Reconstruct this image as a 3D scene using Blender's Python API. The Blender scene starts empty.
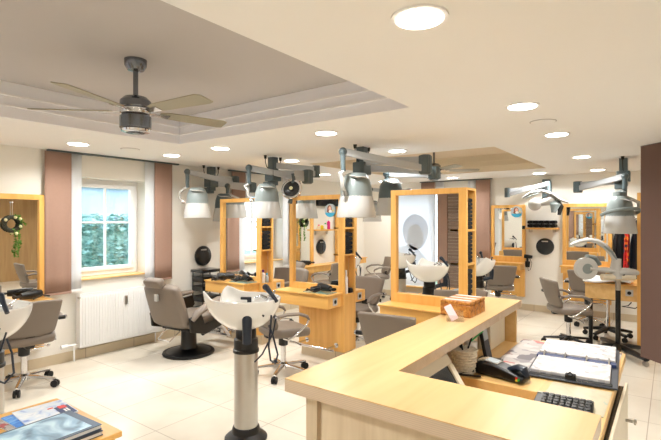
import bpy, bmesh, math, random
from mathutils import Vector, Matrix
random.seed(7)
PI = math.pi
sc = bpy.context.scene
col = sc.collection
V = Vector

# ------------------------------------------------------------------ materials
def new_mat(name):
    m = bpy.data.materials.new(name); m.use_nodes = True
    nt = m.node_tree; bs = nt.nodes['Principled BSDF']
    return m, nt, bs

def srgb(c):
    return tuple(((x / 12.92) if x <= .04045 else ((x + .055) / 1.055) ** 2.4) for x in c) + (1,)

def plain(name, c, rough=.5, metal=0, var=.06, scale=8, bump=0, spec=None, coat=0):
    """procedural: a small noise variation of the base colour, optional bump"""
    m, nt, bs = new_mat(name)
    c = srgb(c)
    tc = nt.nodes.new('ShaderNodeTexCoord')
    no = nt.nodes.new('ShaderNodeTexNoise'); no.inputs['Scale'].default_value = scale; no.inputs['Detail'].default_value = 4
    nt.links.new(tc.outputs['Object'], no.inputs['Vector'])
    mx = nt.nodes.new('ShaderNodeMix'); mx.data_type = 'RGBA'
    mx.inputs['A'].default_value = tuple(min(1, v * (1 + var)) for v in c[:3]) + (1,)
    mx.inputs['B'].default_value = tuple(v * (1 - var) for v in c[:3]) + (1,)
    nt.links.new(no.outputs['Fac'], mx.inputs['Factor'])
    nt.links.new(mx.outputs['Result'], bs.inputs['Base Color'])
    bs.inputs['Roughness'].default_value = rough; bs.inputs['Metallic'].default_value = metal
    if coat: bs.inputs['Coat Weight'].default_value = coat
    if spec is not None: bs.inputs['Specular IOR Level'].default_value = spec
    if bump:
        b = nt.nodes.new('ShaderNodeBump'); b.inputs['Strength'].default_value = bump; b.inputs['Distance'].default_value = .004
        n2 = nt.nodes.new('ShaderNodeTexNoise'); n2.inputs['Scale'].default_value = scale * 25
        nt.links.new(tc.outputs['Object'], n2.inputs['Vector'])
        nt.links.new(n2.outputs['Fac'], b.inputs['Height']); nt.links.new(b.outputs['Normal'], bs.inputs['Normal'])
    return m

def wood(name, c1, c2, axis=0, rough=.35, dens=1.0, bands=0):
    m, nt, bs = new_mat(name)
    tc = nt.nodes.new('ShaderNodeTexCoord'); mp = nt.nodes.new('ShaderNodeMapping')
    s = [14 * dens, 14 * dens, 14 * dens]; s[axis] = 1.1 * dens
    mp.inputs['Scale'].default_value = s
    nt.links.new(tc.outputs['Object'], mp.inputs['Vector'])
    no = nt.nodes.new('ShaderNodeTexNoise'); no.inputs['Scale'].default_value = 1.6; no.inputs['Detail'].default_value = 6; no.inputs['Distortion'].default_value = .6
    nt.links.new(mp.outputs['Vector'], no.inputs['Vector'])
    cr = nt.nodes.new('ShaderNodeValToRGB')
    cr.color_ramp.elements[0].position = .3; cr.color_ramp.elements[0].color = srgb(c1)
    cr.color_ramp.elements[1].position = .72; cr.color_ramp.elements[1].color = srgb(c2)
    nt.links.new(no.outputs['Fac'], cr.inputs['Fac'])
    out = cr.outputs['Color']
    if bands:
        wv = nt.nodes.new('ShaderNodeTexWave'); wv.bands_direction = 'Z'; wv.inputs['Scale'].default_value = bands; wv.inputs['Distortion'].default_value = .15
        nt.links.new(tc.outputs['Object'], wv.inputs['Vector'])
        mx = nt.nodes.new('ShaderNodeMix'); mx.data_type = 'RGBA'; mx.blend_type = 'MULTIPLY'; mx.inputs['Factor'].default_value = .16
        nt.links.new(out, mx.inputs['A']); nt.links.new(wv.outputs['Color'], mx.inputs['B']); out = mx.outputs['Result']
    nt.links.new(out, bs.inputs['Base Color'])
    bs.inputs['Roughness'].default_value = rough
    return m

M = {}
M['wall'] = plain('cream_paint', (.915, .905, .875), .8, var=.015, scale=3, bump=.15)
M['ceil'] = plain('ceiling_paint', (.935, .935, .93), .8, var=.01, scale=2)
M['tray_side'] = plain('tray_side_paint', (.95, .955, .98), .7, var=.01)
M['bead'] = plain('moulding_white', (.96, .96, .97), .6, var=.01)
M['tray_side2'] = plain('far_tray_side_beige', (.90, .86, .78), .7, var=.01)  # far recess sides, a warmer beige than the near recess
M['tray_top2'] = plain('far_tray_top_beige', (.84, .78, .69), .8, var=.01)  # far recess top, warmer in tone than the near taupe one
M['tray_top'] = plain('tray_taupe_paint', (.75, .735, .73), .8, var=.01)
M['tan_wall'] = wood('tan_wood_panelling', (.70, .56, .38), (.78, .65, .46), 2, .5, .6)
M['beech'] = wood('beech_veneer', (.86, .645, .335), (.93, .735, .425), 2, .32, .8)
M['beech_h'] = wood('beech_veneer_across', (.86, .645, .335), (.93, .735, .425), 1, .32, .8)
M['counter'] = wood('light_beech_worktop', (.795, .65, .43), (.87, .735, .53), 0, .33, .55)
M['ply'] = wood('plywood_edge', (.80, .71, .60), (.88, .80, .71), 1, .35, .6, bands=62)
M['counter_front'] = wood('pale_limed_oak', (.80, .72, .60), (.87, .80, .69), 2, .4, 1.3)
M['desk_wood'] = wood('desk_beech', (.85, .68, .42), (.91, .76, .52), 0, .3, .7)
M['taupe'] = plain('taupe_leather', (.475, .43, .385), .5, var=.05, scale=5, bump=.2)
M['fabric'] = plain('brown_fabric', (.63, .51, .45), .9, var=.05, scale=30, bump=.4)
M['dark_panel'] = plain('dark_brown_panel', (.41, .315, .285), .7, var=.05, scale=4)
M['black'] = plain('black_plastic', (.035, .038, .045), .35, var=.1)
M['blackfab'] = plain('black_towelling', (.055, .05, .06), .95, var=.3, scale=40, bump=.6)
M['white'] = plain('white_lacquer', (.93, .93, .93), .3, var=.01)
M['ceramic'] = plain('white_ceramic', (.93, .925, .91), .12, var=.01, coat=.5)
M['chrome'] = plain('chrome', (.86, .86, .87), .12, 1, var=.02)
M['steel'] = plain('brushed_steel', (.74, .73, .71), .3, 1, var=.05, scale=20)
M['hood_grey'] = plain('grey_green_plastic', (.50, .54, .54), .3, var=.02)
M['hood_dark'] = plain('dark_grey_plastic', (.31, .36, .375), .35, var=.03)
M['arm'] = plain('arm_aluminium', (.70, .72, .74), .3, .3, var=.02)
M['skirt'] = plain('pale_hood_plastic', (.74, .74, .73), .25, var=.01)
M['fan_metal'] = plain('pewter_metal', (.50, .52, .55), .22, .95, var=.1)
M['blade'] = plain('fan_blade_wood', (.62, .60, .52), .45, var=.05)
M['blueblk'] = plain('navy_plastic', (.10, .14, .20), .3, var=.1)
M['socket'] = plain('socket_metal', (.74, .75, .76), .35, .3)
M['teal_glass'] = plain('teal_glass', (.55, .68, .66), .1, var=.03)
M['wicker'] = wood('white_wicker', (.80, .77, .70), (.92, .90, .84), 0, .7, 5)
M['paper'] = plain('paper', (.90, .89, .88), .7, var=.03, scale=30)
M['navy'] = plain('navy_card', (.17, .24, .42), .5)
M['pink'] = plain('magenta_plastic', (.85, .15, .5), .4)
M['purple'] = plain('purple_plastic', (.45, .2, .6), .4)
M['red'] = plain('red_plastic', (.85, .15, .12), .4)
M['green'] = plain('green_plastic', (.2, .65, .3), .4)
M['yellow'] = plain('yellow_plastic', (.9, .8, .2), .4)
M['amber'] = plain('amber_cap', (.85, .45, .2), .4)
M['skyblue'] = plain('sky_blue_print', (.22, .66, .82), .4)
M['skin'] = plain('skin_print', (.93, .74, .63), .5)
M['hair'] = plain('auburn_print', (.5, .24, .14), .5)
M['leaf'] = plain('leaf_green', (.33, .52, .14), .6, var=.3, scale=20)
M['twig'] = plain('dark_twig', (.20, .20, .15), .8, var=.3, scale=30)
M['cream_fl'] = plain('cream_petal', (.9, .88, .7), .6)
M['cream_plastic'] = plain('cream_plastic', (.84, .80, .71), .4)
M['screen'] = plain('dark_screen', (.16, .17, .18), .15)
M['lcd'] = plain('pale_screen', (.70, .74, .76), .2)
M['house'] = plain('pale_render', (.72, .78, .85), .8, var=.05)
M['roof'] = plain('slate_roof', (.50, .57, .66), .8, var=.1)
M['winglass_dark'] = plain('far_window', (.42, .50, .60), .2)
M['lawn'] = plain('lawn', (.55, .66, .55), .9, var=.2, scale=3)
M['rub'] = plain('black_rubber', (.05, .05, .055), .6)

def hedge_mat():
    m, nt, bs = new_mat('hedge_leaves')
    tc = nt.nodes.new('ShaderNodeTexCoord'); no = nt.nodes.new('ShaderNodeTexNoise'); no.inputs['Scale'].default_value = 9; no.inputs['Detail'].default_value = 6
    nt.links.new(tc.outputs['Object'], no.inputs['Vector'])
    cr = nt.nodes.new('ShaderNodeValToRGB')
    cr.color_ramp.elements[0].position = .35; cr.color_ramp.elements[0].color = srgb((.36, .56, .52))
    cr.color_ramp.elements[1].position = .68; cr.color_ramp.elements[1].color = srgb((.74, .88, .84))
    nt.links.new(no.outputs['Fac'], cr.inputs['Fac']); nt.links.new(cr.outputs['Color'], bs.inputs['Base Color'])
    bs.inputs['Roughness'].default_value = .6
    return m
M['hedge'] = hedge_mat()

def mirror_mat():
    m, nt, bs = new_mat('mirror_silver')
    bs.inputs['Base Color'].default_value = (.93, .94, .93, 1); bs.inputs['Metallic'].default_value = 1; bs.inputs['Roughness'].default_value = 0
    return m
M['mirror'] = mirror_mat()

def floor_mat():
    m, nt, bs = new_mat('cream_floor_tiles')
    tc = nt.nodes.new('ShaderNodeTexCoord')
    br = nt.nodes.new('ShaderNodeTexBrick'); br.offset = 0; br.squash = 1
    br.inputs['Scale'].default_value = 1; br.inputs['Brick Width'].default_value = .6; br.inputs['Row Height'].default_value = .6
    br.inputs['Mortar Size'].default_value = .004; br.inputs['Mortar Smooth'].default_value = .2
    br.inputs['Color1'].default_value = srgb((.90, .875, .82)); br.inputs['Color2'].default_value = srgb((.885, .855, .80)); br.inputs['Mortar'].default_value = srgb((.74, .70, .64))
    mp = nt.nodes.new('ShaderNodeMapping'); mp.inputs['Location'].default_value = (-.23, -.15, 0)
    nt.links.new(tc.outputs['Object'], mp.inputs['Vector']); nt.links.new(mp.outputs['Vector'], br.inputs['Vector'])
    no = nt.nodes.new('ShaderNodeTexNoise'); no.inputs['Scale'].default_value = 2.2; no.inputs['Detail'].default_value = 8
    nt.links.new(tc.outputs['Object'], no.inputs['Vector'])
    cr = nt.nodes.new('ShaderNodeValToRGB'); cr.color_ramp.elements[0].color = (.86, .85, .82, 1); cr.color_ramp.elements[1].color = (1, 1, 1, 1)
    cr.color_ramp.elements[0].position = .35; cr.color_ramp.elements[1].position = .6
    nt.links.new(no.outputs['Fac'], cr.inputs['Fac'])
    mx = nt.nodes.new('ShaderNodeMix'); mx.data_type = 'RGBA'; mx.blend_type = 'MULTIPLY'; mx.inputs['Factor'].default_value = .6
    nt.links.new(br.outputs['Color'], mx.inputs['A']); nt.links.new(cr.outputs['Color'], mx.inputs['B'])
    nt.links.new(mx.outputs['Result'], bs.inputs['Base Color'])
    bs.inputs['Roughness'].default_value = .22
    return m
M['floor'] = floor_mat()

def skirt_mat():
    m, nt, bs = new_mat('skirting_tiles')
    tc = nt.nodes.new('ShaderNodeTexCoord')
    br = nt.nodes.new('ShaderNodeTexBrick'); br.offset = 0
    br.inputs['Scale'].default_value = 1; br.inputs['Brick Width'].default_value = .6; br.inputs['Row Height'].default_value = .6
    br.inputs['Mortar Size'].default_value = .005
    br.inputs['Color1'].default_value = srgb((.82, .765, .66)); br.inputs['Color2'].default_value = srgb((.80, .74, .63)); br.inputs['Mortar'].default_value = srgb((.66, .60, .51))
    mp = nt.nodes.new('ShaderNodeMapping'); mp.inputs['Location'].default_value = (-.23, -.15, .3)
    nt.links.new(tc.outputs['Object'], mp.inputs['Vector']); nt.links.new(mp.outputs['Vector'], br.inputs['Vector'])
    nt.links.new(br.outputs['Color'], bs.inputs['Base Color']); bs.inputs['Roughness'].default_value = .35
    return m
M['skirting'] = skirt_mat()

def sheer_mat():
    m, nt, bs = new_mat('white_sheer')
    out = nt.nodes['Material Output']
    tr = nt.nodes.new('ShaderNodeBsdfTranslucent'); tr.inputs['Color'].default_value = (.93, .95, .98, 1)
    df = nt.nodes.new('ShaderNodeBsdfDiffuse'); df.inputs['Color'].default_value = (.92, .93, .95, 1)
    mx = nt.nodes.new('ShaderNodeMixShader'); mx.inputs[0].default_value = .5
    nt.links.new(df.outputs[0], mx.inputs[1]); nt.links.new(tr.outputs[0], mx.inputs[2]); nt.links.new(mx.outputs[0], out.inputs['Surface'])
    return m
M['sheer'] = sheer_mat()
def glass_mat(name='window_glass', tint=(1, 1, 1, 1), gl=.06):
    m, nt, bs = new_mat(name)
    out = nt.nodes['Material Output']
    tr = nt.nodes.new('ShaderNodeBsdfTransparent'); tr.inputs['Color'].default_value = tint
    g = nt.nodes.new('ShaderNodeBsdfGlossy'); g.inputs['Roughness'].default_value = .02
    mx = nt.nodes.new('ShaderNodeMixShader'); mx.inputs[0].default_value = gl
    nt.links.new(tr.outputs[0], mx.inputs[1]); nt.links.new(g.outputs[0], mx.inputs[2]); nt.links.new(mx.outputs[0], out.inputs['Surface'])
    return m
M['glass'] = glass_mat()
M['acrylic'] = glass_mat('clear_acrylic', (.93, .93, .95, 1), .18)
def emis(name, c, st):
    m, nt, bs = new_mat(name)
    bs.inputs['Base Color'].default_value = c; bs.inputs['Emission Color'].default_value = c; bs.inputs['Emission Strength'].default_value = st
    return m
M['lamp'] = emis('lit_diffuser', (1, .95, .86, 1), 14)

def blotch(name, stops, scale=6, rough=.3, kind='noise'):
    """printed paper: irregular coloured areas"""
    m, nt, bs = new_mat(name)
    tc = nt.nodes.new('ShaderNodeTexCoord')
    if kind == 'noise':
        no = nt.nodes.new('ShaderNodeTexNoise'); no.inputs['Detail'].default_value = 3; no.inputs['Distortion'].default_value = 1.2
        fac = no.outputs['Fac']
    else:
        no = nt.nodes.new('ShaderNodeTexVoronoi'); no.distance = 'CHEBYCHEV'
        sp = nt.nodes.new('ShaderNodeSeparateColor'); nt.links.new(no.outputs['Color'], sp.inputs[0]); fac = sp.outputs[0]
    no.inputs['Scale'].default_value = scale
    nt.links.new(tc.outputs['Object'], no.inputs['Vector'])
    cr = nt.nodes.new('ShaderNodeValToRGB')
    if kind != 'noise': cr.color_ramp.interpolation = 'CONSTANT'
    el = cr.color_ramp.elements
    el[0].position = stops[0][0]; el[0].color = srgb(stops[0][1]); el[1].position = stops[-1][0]; el[1].color = srgb(stops[-1][1])
    for p, c in stops[1:-1]:
        e = el.new(p); e.color = srgb(c)
    nt.links.new(fac, cr.inputs['Fac']); nt.links.new(cr.outputs['Color'], bs.inputs['Base Color'])
    bs.inputs['Roughness'].default_value = rough
    return m
M['mag'] = blotch('magazine_print', [(.3, (.25, .45, .80)), (.42, (.80, .87, .95)), (.6, (.93, .95, .97)), (.75, (.55, .68, .85))], 9)
M['magblue'] = blotch('blue_magazine_print', [(.3, (.15, .38, .80)), (.5, (.30, .60, .90)), (.8, (.85, .92, .97))], 14)
M['bookcov'] = blotch('book_cover_print', [(.32, (.33, .42, .52)), (.46, (.55, .70, .80)), (.56, (.78, .89, .94)), (.8, (.85, .93, .96))], 4.5)
M['bookedge'] = plain('book_cover_border', (.25, .34, .43), .35)
M['bookdark'] = plain('charcoal_cover', (.22, .24, .28), .4)
M['news'] = blotch('catalogue_print', [(0, (.70, .68, .67)), (.25, (.56, .54, .56)), (.42, (.78, .76, .75)), (.6, (.42, .40, .43)), (.72, (.70, .34, .34)), (.84, (.74, .72, .70)), (.93, (.55, .45, .42))], 16, .4, 'vor')
M['sheetprint'] = blotch('planner_print', [(0, (.83, .82, .82)), (.5, (.76, .75, .76)), (.8, (.85, .84, .83)), (.93, (.66, .65, .67))], 45, .4, 'vor')
M['matprint'] = blotch('map_print', [(.3, (.70, .66, .54)), (.5, (.77, .73, .61)), (.66, (.75, .72, .61)), (.72, (.50, .66, .66))], 8)
M['floral'] = blotch('red_floral_print', [(0, (.66, .10, .10)), (.45, (.52, .07, .10)), (.6, (.92, .50, .15)), (.75, (.15, .2, .3)), (.85, (.85, .15, .15))], 22, .8, 'vor')
M['carved'] = blotch('carved_orange_wood', [(.3, (.50, .29, .10)), (.5, (.72, .47, .20)), (.7, (.82, .60, .30))], 40, .4)
M['slat'] = wood('brown_slats', (.50, .42, .37), (.58, .50, .44), 1, .6, .6, bands=7)
def tl(name, c):
    m, nt, bs = new_mat(name); out = nt.nodes['Material Output']
    tr = nt.nodes.new('ShaderNodeBsdfTranslucent'); tr.inputs['Color'].default_value = srgb(c)
    df = nt.nodes.new('ShaderNodeBsdfDiffuse'); df.inputs['Color'].default_value = srgb(c)
    mx = nt.nodes.new('ShaderNodeMixShader'); nt.links.new(df.outputs[0], mx.inputs[1]); nt.links.new(tr.outputs[0], mx.inputs[2]); nt.links.new(mx.outputs[0], out.inputs['Surface'])
    return m
M['porthair'] = tl('faint_grey_print', (.935, .945, .96)); M['portface'] = tl('faint_pale_print', (.95, .96, .97))

# ------------------------------------------------------------------ mesh builder
class B:
    def __init__(s): s.bm = bmesh.new()
    def box(s, x0, x1, y0, y1, z0, z1, T=None):
        vs = [s.bm.verts.new(((T @ V(p)) if T else p)) for p in
              [(x0, y0, z0), (x1, y0, z0), (x1, y1, z0), (x0, y1, z0), (x0, y0, z1), (x1, y0, z1), (x1, y1, z1), (x0, y1, z1)]]
        for f in ((0, 3, 2, 1), (4, 5, 6, 7), (0, 1, 5, 4), (1, 2, 6, 5), (2, 3, 7, 6), (3, 0, 4, 7)):
            s.bm.faces.new([vs[i] for i in f])
        return s
    def tube(s, pts, r, n=10, flat=1.0, up=None, cap=True):
        pts = [V(p) for p in pts]; k = len(pts)
        rs = r if isinstance(r, (list, tuple)) else [r] * k
        rings = []; ref = V(up) if up else None
        prev = None
        for i, p in enumerate(pts):
            d = (pts[min(i + 1, k - 1)] - pts[max(i - 1, 0)])
            if d.length < 1e-9: d = V((0, 0, 1))
            d.normalize()
            if ref is not None: a = d.cross(ref)
            elif prev is not None: a = prev - d * prev.dot(d)
            else: a = d.cross(V((0, 0, 1)))
            if a.length < 1e-4: a = d.cross(V((1, 0, 0)))
            a.normalize(); b = d.cross(a); prev = a
            rings.append([s.bm.verts.new(p + (a * math.cos(2 * PI * j / n) + b * math.sin(2 * PI * j / n) * flat) * rs[i]) for j in range(n)])
        for i in range(k - 1):
            for j in range(n):
                s.bm.faces.new((rings[i][j], rings[i][(j + 1) % n], rings[i + 1][(j + 1) % n], rings[i + 1][j]))
        if cap:
            s.bm.faces.new(rings[0][::-1]); s.bm.faces.new(rings[-1])
        return s
    def cyl(s, p0, p1, r0, r1=None, n=20):
        return s.tube([p0, p1], [r0, r0 if r1 is None else r1], n)
    def lathe(s, prof, c=(0, 0, 0), n=28, T=None):
        c = V(c); rings = []
        for r, z in prof:
            ring = []
            for j in range(n):
                p = V((r * math.cos(2 * PI * j / n), r * math.sin(2 * PI * j / n), z))
                if T: p = T @ p
                ring.append(s.bm.verts.new(c + p))
            rings.append(ring)
        for i in range(len(rings) - 1):
            for j in range(n):
                s.bm.faces.new((rings[i][j], rings[i][(j + 1) % n], rings[i + 1][(j + 1) % n], rings[i + 1][j]))
        s.bm.faces.new(rings[0][::-1]); s.bm.faces.new(rings[-1])
        return s
    def ball(s, c, r, n=14, m=8, sc_=(1, 1, 1)):
        prof = [(max(.0008, r * math.sin(PI * i / m)), -r * math.cos(PI * i / m)) for i in range(m + 1)]
        return s.lathe(prof, c, n, Matrix.Diagonal((*sc_, 1)))
    def prism(s, pts, vec):
        vec = V(vec); a = [s.bm.verts.new(p) for p in pts]; b = [s.bm.verts.new(V(p) + vec) for p in pts]; k = len(pts)
        s.bm.faces.new(a[::-1]); s.bm.faces.new(b)
        for i in range(k): s.bm.faces.new((a[i], a[(i + 1) % k], b[(i + 1) % k], b[i]))
        return s
    def grid(s, fn, nu, nv):
        g = [[s.bm.verts.new(fn(i / nu, j / nv)) for j in range(nv + 1)] for i in range(nu + 1)]
        for i in range(nu):
            for j in range(nv): s.bm.faces.new((g[i][j], g[i + 1][j], g[i + 1][j + 1], g[i][j + 1]))
        return s
    def build(s, name, mat, parent=None, bevel=0, solid=0, sub=0, smooth=True, loc=None, rot=None, label=None):
        bmesh.ops.recalc_face_normals(s.bm, faces=s.bm.faces)
        me = bpy.data.meshes.new(name); s.bm.to_mesh(me); s.bm.free()
        me.materials.append(M[mat] if isinstance(mat, str) else mat)
        if smooth:
            me.shade_smooth()
            try: me.set_sharp_from_angle(angle=math.radians(38))
            except Exception: pass
        o = bpy.data.objects.new(name, me); col.objects.link(o)
        if parent: o.parent = parent
        if loc: o.location = loc
        if rot: o.rotation_euler = rot
        if solid:
            md = o.modifiers.new('s', 'SOLIDIFY'); md.thickness = solid; md.offset = 0
        if bevel:
            md = o.modifiers.new('b', 'BEVEL'); md.width = bevel; md.segments = 2; md.limit_method = 'ANGLE'; md.angle_limit = math.radians(50)
        if sub:
            md = o.modifiers.new('u', 'SUBSURF'); md.levels = sub; md.render_levels = sub
        if label: o['label'] = label
        return o

def tag(o, label, cat, group=None, kind=None):
    o['label'] = label; o['category'] = cat
    if group: o['group'] = group
    if kind: o['kind'] = kind
    return o
def thing(name, label, cat, loc=(0, 0, 0), rz=0, group=None):
    o = bpy.data.objects.new(name, None); col.objects.link(o)
    o.empty_display_size = .1
    o.location = loc; o.rotation_euler = (0, 0, math.radians(rz))
    return tag(o, label, cat, group)
def kids(o): return [c for c in list(o.children)]
KIDS = {}
def copy_tree(o, parent=None):
    c = o.copy(); col.objects.link(c)
    if parent: c.parent = parent
    for ch in [x for x in ALLKIDS(o)]: copy_tree(ch, c)
    return c
def ALLKIDS(o): return [x for x in bpy.data.objects if x.parent == o]
def dup(o, loc, rz, label, group=None):
    c = copy_tree(o); c.location = loc; c.rotation_euler = (0, 0, math.radians(rz)); c['label'] = label
    if group: c['group'] = group
    return c
def struct(o): o['kind'] = 'structure'; return o

CH = 2.37      # ceiling height
# ------------------------------------------------------------------ room shell
b = B(); b.box(-1.75, 8.9, -3.25, 5.9, -.12, 0); struct(b.build('floor', 'floor'))

def ring_slab(b, x0, x1, y0, y1, hx0, hx1, hy0, hy1, z0, z1):
    b.box(x0, hx0, y0, y1, z0, z1); b.box(hx1, x1, y0, y1, z0, z1)
    b.box(hx0, hx1, y0, hy0, z0, z1); b.box(hx0, hx1, hy1, y1, z0, z1)
T1 = (.3, 2.86, 1.44, 4.02); T2 = (4.92, 7.41, 1.5, 4.02)
b = B()
ring_slab(b, -1.75, 3.9, -3.25, 5.9, *T1, CH, CH + .05)
ring_slab(b, 3.9, 8.9, -3.25, 5.9, *T2, CH, CH + .05)
struct(b.build('ceiling', 'ceil', smooth=False))
n = 1
for (x0, x1, y0, y1) in (T1, T2):
    tp = CH + .27
    b = B(); b.box(x0 - .14, x1 + .14, y0 - .14, y1 + .14, tp, tp + .05)
    struct(b.build('ceiling_recess', 'tray_top' if n == 1 else 'tray_top2', smooth=False))
    b = B(); q = .002
    ring_slab(b, x0 - .12, x1 + .12, y0 - .12, y1 + .12, x0 + q, x1 - q, y0 + q, y1 - q, CH + .0005, tp - .0005)
    struct(b.build('trim_%d' % n, 'tray_side' if n == 1 else 'tray_side2', smooth=False)); n += 1
    b = B()
    for za in (.085, .165):
        ring_slab(b, x0 - .05, x1 + .05, y0 - .05, y1 + .05, x0 + .02, x1 - .02, y0 + .02, y1 - .02, CH + za, CH + za + .014)
    struct(b.build('trim_%d' % n, 'bead' if n == 2 else 'tray_side2', smooth=False)); n += 1

def wall_with_holes(b, axis, p0, p1, a0, a1, holes, z1=CH + .05):
    """holes: (a_lo, a_hi, z_lo, z_hi) sorted"""
    def bx(u0, u1, z0, z1_):
        if u1 - u0 < 1e-4 or z1_ - z0 < 1e-4: return
        if axis == 'x': b.box(u0, u1, p0, p1, z0, z1_)
        else: b.box(p0, p1, u0, u1, z0, z1_)
    cur = a0
    for lo, hi, zl, zh in holes:
        bx(cur, lo, 0, z1); bx(lo, hi, 0, zl); bx(lo, hi, zh, z1); cur = hi
    bx(cur, a1, 0, z1)
W1 = (2.54, 3.40, .90, 2.10); W3 = (5.2, 6.02, .90, 2.10); W2 = (3.1, 3.66, .90, 2.10)
b = B(); wall_with_holes(b, 'x', 5.5, 5.82, -1.75, 8.9, [W1, W3]); struct(b.build('wall_left', 'wall', smooth=False))
b = B(); wall_with_holes(b, 'y', 8.67, 8.9, -3.25, 5.5, [W2]); struct(b.build('wall_back', 'wall', smooth=False))
SH = (4.07, 5.35, .14, 2.2)
b = B(); wall_with_holes(b, 'y', -1.75, -1.5, -3.25, 5.5, [SH]); struct(b.build('wall_front', 'wall', smooth=False))
b = B(); b.box(-1.5, 8.67, -3.25, -3, 0, CH + .05); struct(b.build('wall_right', 'wall', smooth=False))
b = B(); b.box(3.2, 6.2, -2.999, -2.96, 0.001, CH - .001); tag(b.build('wood_panelling', 'tan_wall'), 'tan wood panelling on the wall opposite, reflected in the wreath mirror', 'wall panel')
for nm, bx in (('baseboard_left', (-1.5, 8.67, 5.488, 5.499, .0, .11)), ('baseboard_back', (8.658, 8.669, -3, 5.48, .0, .11)), ('baseboard_front', (-1.499, -1.488, -3, 5.48, 0, .11))):
    b = B(); b.box(*bx); struct(b.build(nm, 'skirting', smooth=False))

# ------------------------------------------------------------------ windows
def window(n, x0, x1, z0, z1, y, axis='x'):
    def T(p): return p if axis == 'x' else (y + (p[1] - y), p[0], p[2])
    root = bpy.data.objects.new('window_%d' % n, None); col.objects.link(root); root['kind'] = 'structure'
    def bx(b, u0, u1, d0, d1, a, c):
        if axis == 'x': b.box(u0, u1, d0, d1, a, c)
        else: b.box(d0, d1, u0, u1, a, c)
    b = B(); w = .055
    bx(b, x0, x1, y, y + .06, z1 - w, z1); bx(b, x0, x1, y, y + .06, z0, z0 + w)
    bx(b, x0, x0 + w, y, y + .06, z0 + w, z1 - w); bx(b, x1 - w, x1, y, y + .06, z0 + w, z1 - w)
    b.build('frame', 'white', root, bevel=.004)
    a0, a1, c0, c1 = x0 + w, x1 - w, z0 + w, z1 - w; q = .05
    b = B()
    bx(b, a0, a1, y - .02, y + .03, c1 - q, c1); bx(b, a0, a1, y - .02, y + .03, c0, c0 + q)
    bx(b, a0, a0 + q, y - .02, y + .03, c0 + q, c1 - q); bx(b, a1 - q, a1, y - .02, y + .03, c0 + q, c1 - q)
    mx_ = (a0 + a1) / 2; mz = (c0 + c1) / 2 + .06
    bx(b, mx_ - .012, mx_ + .012, y - .01, y + .02, c0 + q, c1 - q); bx(b, a0 + q, a1 - q, y - .0105, y + .0205, mz - .012, mz + .012)
    b.build('sash', 'white', root, bevel=.003)
    b = B(); bx(b, a0 + q, a1 - q, y + .004, y + .008, c0 + q, c1 - q); b.build('pane', 'glass', root)
    b = B(); hz = (c0 + c1) / 2 - .05
    if axis == 'x':
        b.box(a1 - .03, a1 - .01, y - .035, y - .02, c0 + .07, c0 + .13)
    b.box(*( (x0, x0 + .01, y, y + .01, z0, z0 + .01) if axis == 'x' else (y, y + .01, x0, x0 + .01, z0, z0 + .01)))
    b.build('hinge', 'white', root)
    b = B()
    if axis == 'x': b.box(x0 - .01, x1 + .01, 5.465, y, z0 - .0185, z0 - .0005)
    else: b.box(8.62, y, x0 - .03, x1 + .03, z0 - .0185, z0 - .0005)
    b.build('window_sill', 'desk_wood', root, bevel=.004)
    return root
window(1, W1[0], W1[1], W1[2] + .02, W1[3], 5.70)
window(2, W2[0], W2[1], W2[2] + .02, W2[3], 8.82, 'y')
window(3, W3[0], W3[1], W3[2] + .02, W3[3], 5.70)
# shop window behind the camera
root = bpy.data.objects.new('window_4', None); col.objects.link(root); root['kind'] = 'structure'
b = B(); b.box(-1.62, -1.56, SH[0], SH[1], SH[2], SH[2] + .05); b.box(-1.62, -1.56, SH[0], SH[1], SH[3] - .05, SH[3])
b.box(-1.62, -1.56, SH[0], SH[0] + .05, SH[2] + .05, SH[3] - .05); b.box(-1.62, -1.56, SH[1] - .05, SH[1], SH[2] + .05, SH[3] - .05)
b.build('frame', 'white', root, bevel=.004)
b = B(); b.box(-1.594, -1.59, SH[0] + .05, SH[1] - .05, SH[2] + .05, SH[3] - .05); b.build('pane', 'glass', root)
b = B(); b.box(-1.56, -1.38, SH[0] - .05, SH[1] + .02, SH[2] - .035, SH[2] - .002); b.build('window_sill', 'beech', root, bevel=.003)

# fabric panels
def panel(axis, u0, u1, z0, z1, mat, label, cat, group, d=5.44):
    name = 'sheer_curtain' if mat == 'sheer' else 'fabric_panel'
    t = thing(name, label, cat, (0, 0, 0), 0, group)
    n_ = 10
    def fn(a, c, off=0):
        u = u0 + (u1 - u0) * a; z = z0 + (z1 - z0) * c
        w = .004 * math.sin(a * 9 + c * 2)
        return (u, d + w, z) if axis == 'x' else (d + w, u, z)
    B().grid(fn, n_, 8).build('cloth', mat, t, solid=.003)
    b = B()
    if axis == 'x': b.box(u0, u1, d - .008, d + .008, z0 - .012, z0 + .012)
    else: b.box(d - .008, d + .008, u0, u1, z0 - .012, z0 + .012)
    b.build('weight_bar', mat if mat != 'sheer' else 'white', t)
    return t
zt = CH - .021
panel('x', 2.17, 2.445, .79, zt, 'fabric', 'brown fabric panel beside the wreath mirror, left of the nearest window', 'curtain', None, 5.43)
panel('x', 2.45, 2.565, .80, zt, 'sheer', 'white sheer strip along the left edge of the nearest window', 'curtain', None, 5.45)
panel('x', 3.36, 3.49, .80, zt, 'sheer', 'white sheer strip along the right edge of the nearest window', 'curtain', None, 5.45)
panel('x', 3.485, 3.745, .82, zt, 'fabric', 'brown fabric panel behind the barber chair, right of the nearest window', 'curtain', None, 5.43)
panel('x', 4.80, 5.08, .82, zt, 'fabric', 'brown fabric panel rising behind the farthest freestanding mirror', 'curtain', None, 5.43)
panel('x', 5.06, 5.22, .80, zt, 'sheer', 'white sheer strip left of the middle window behind the mirrors', 'curtain', None, 5.45)
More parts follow.
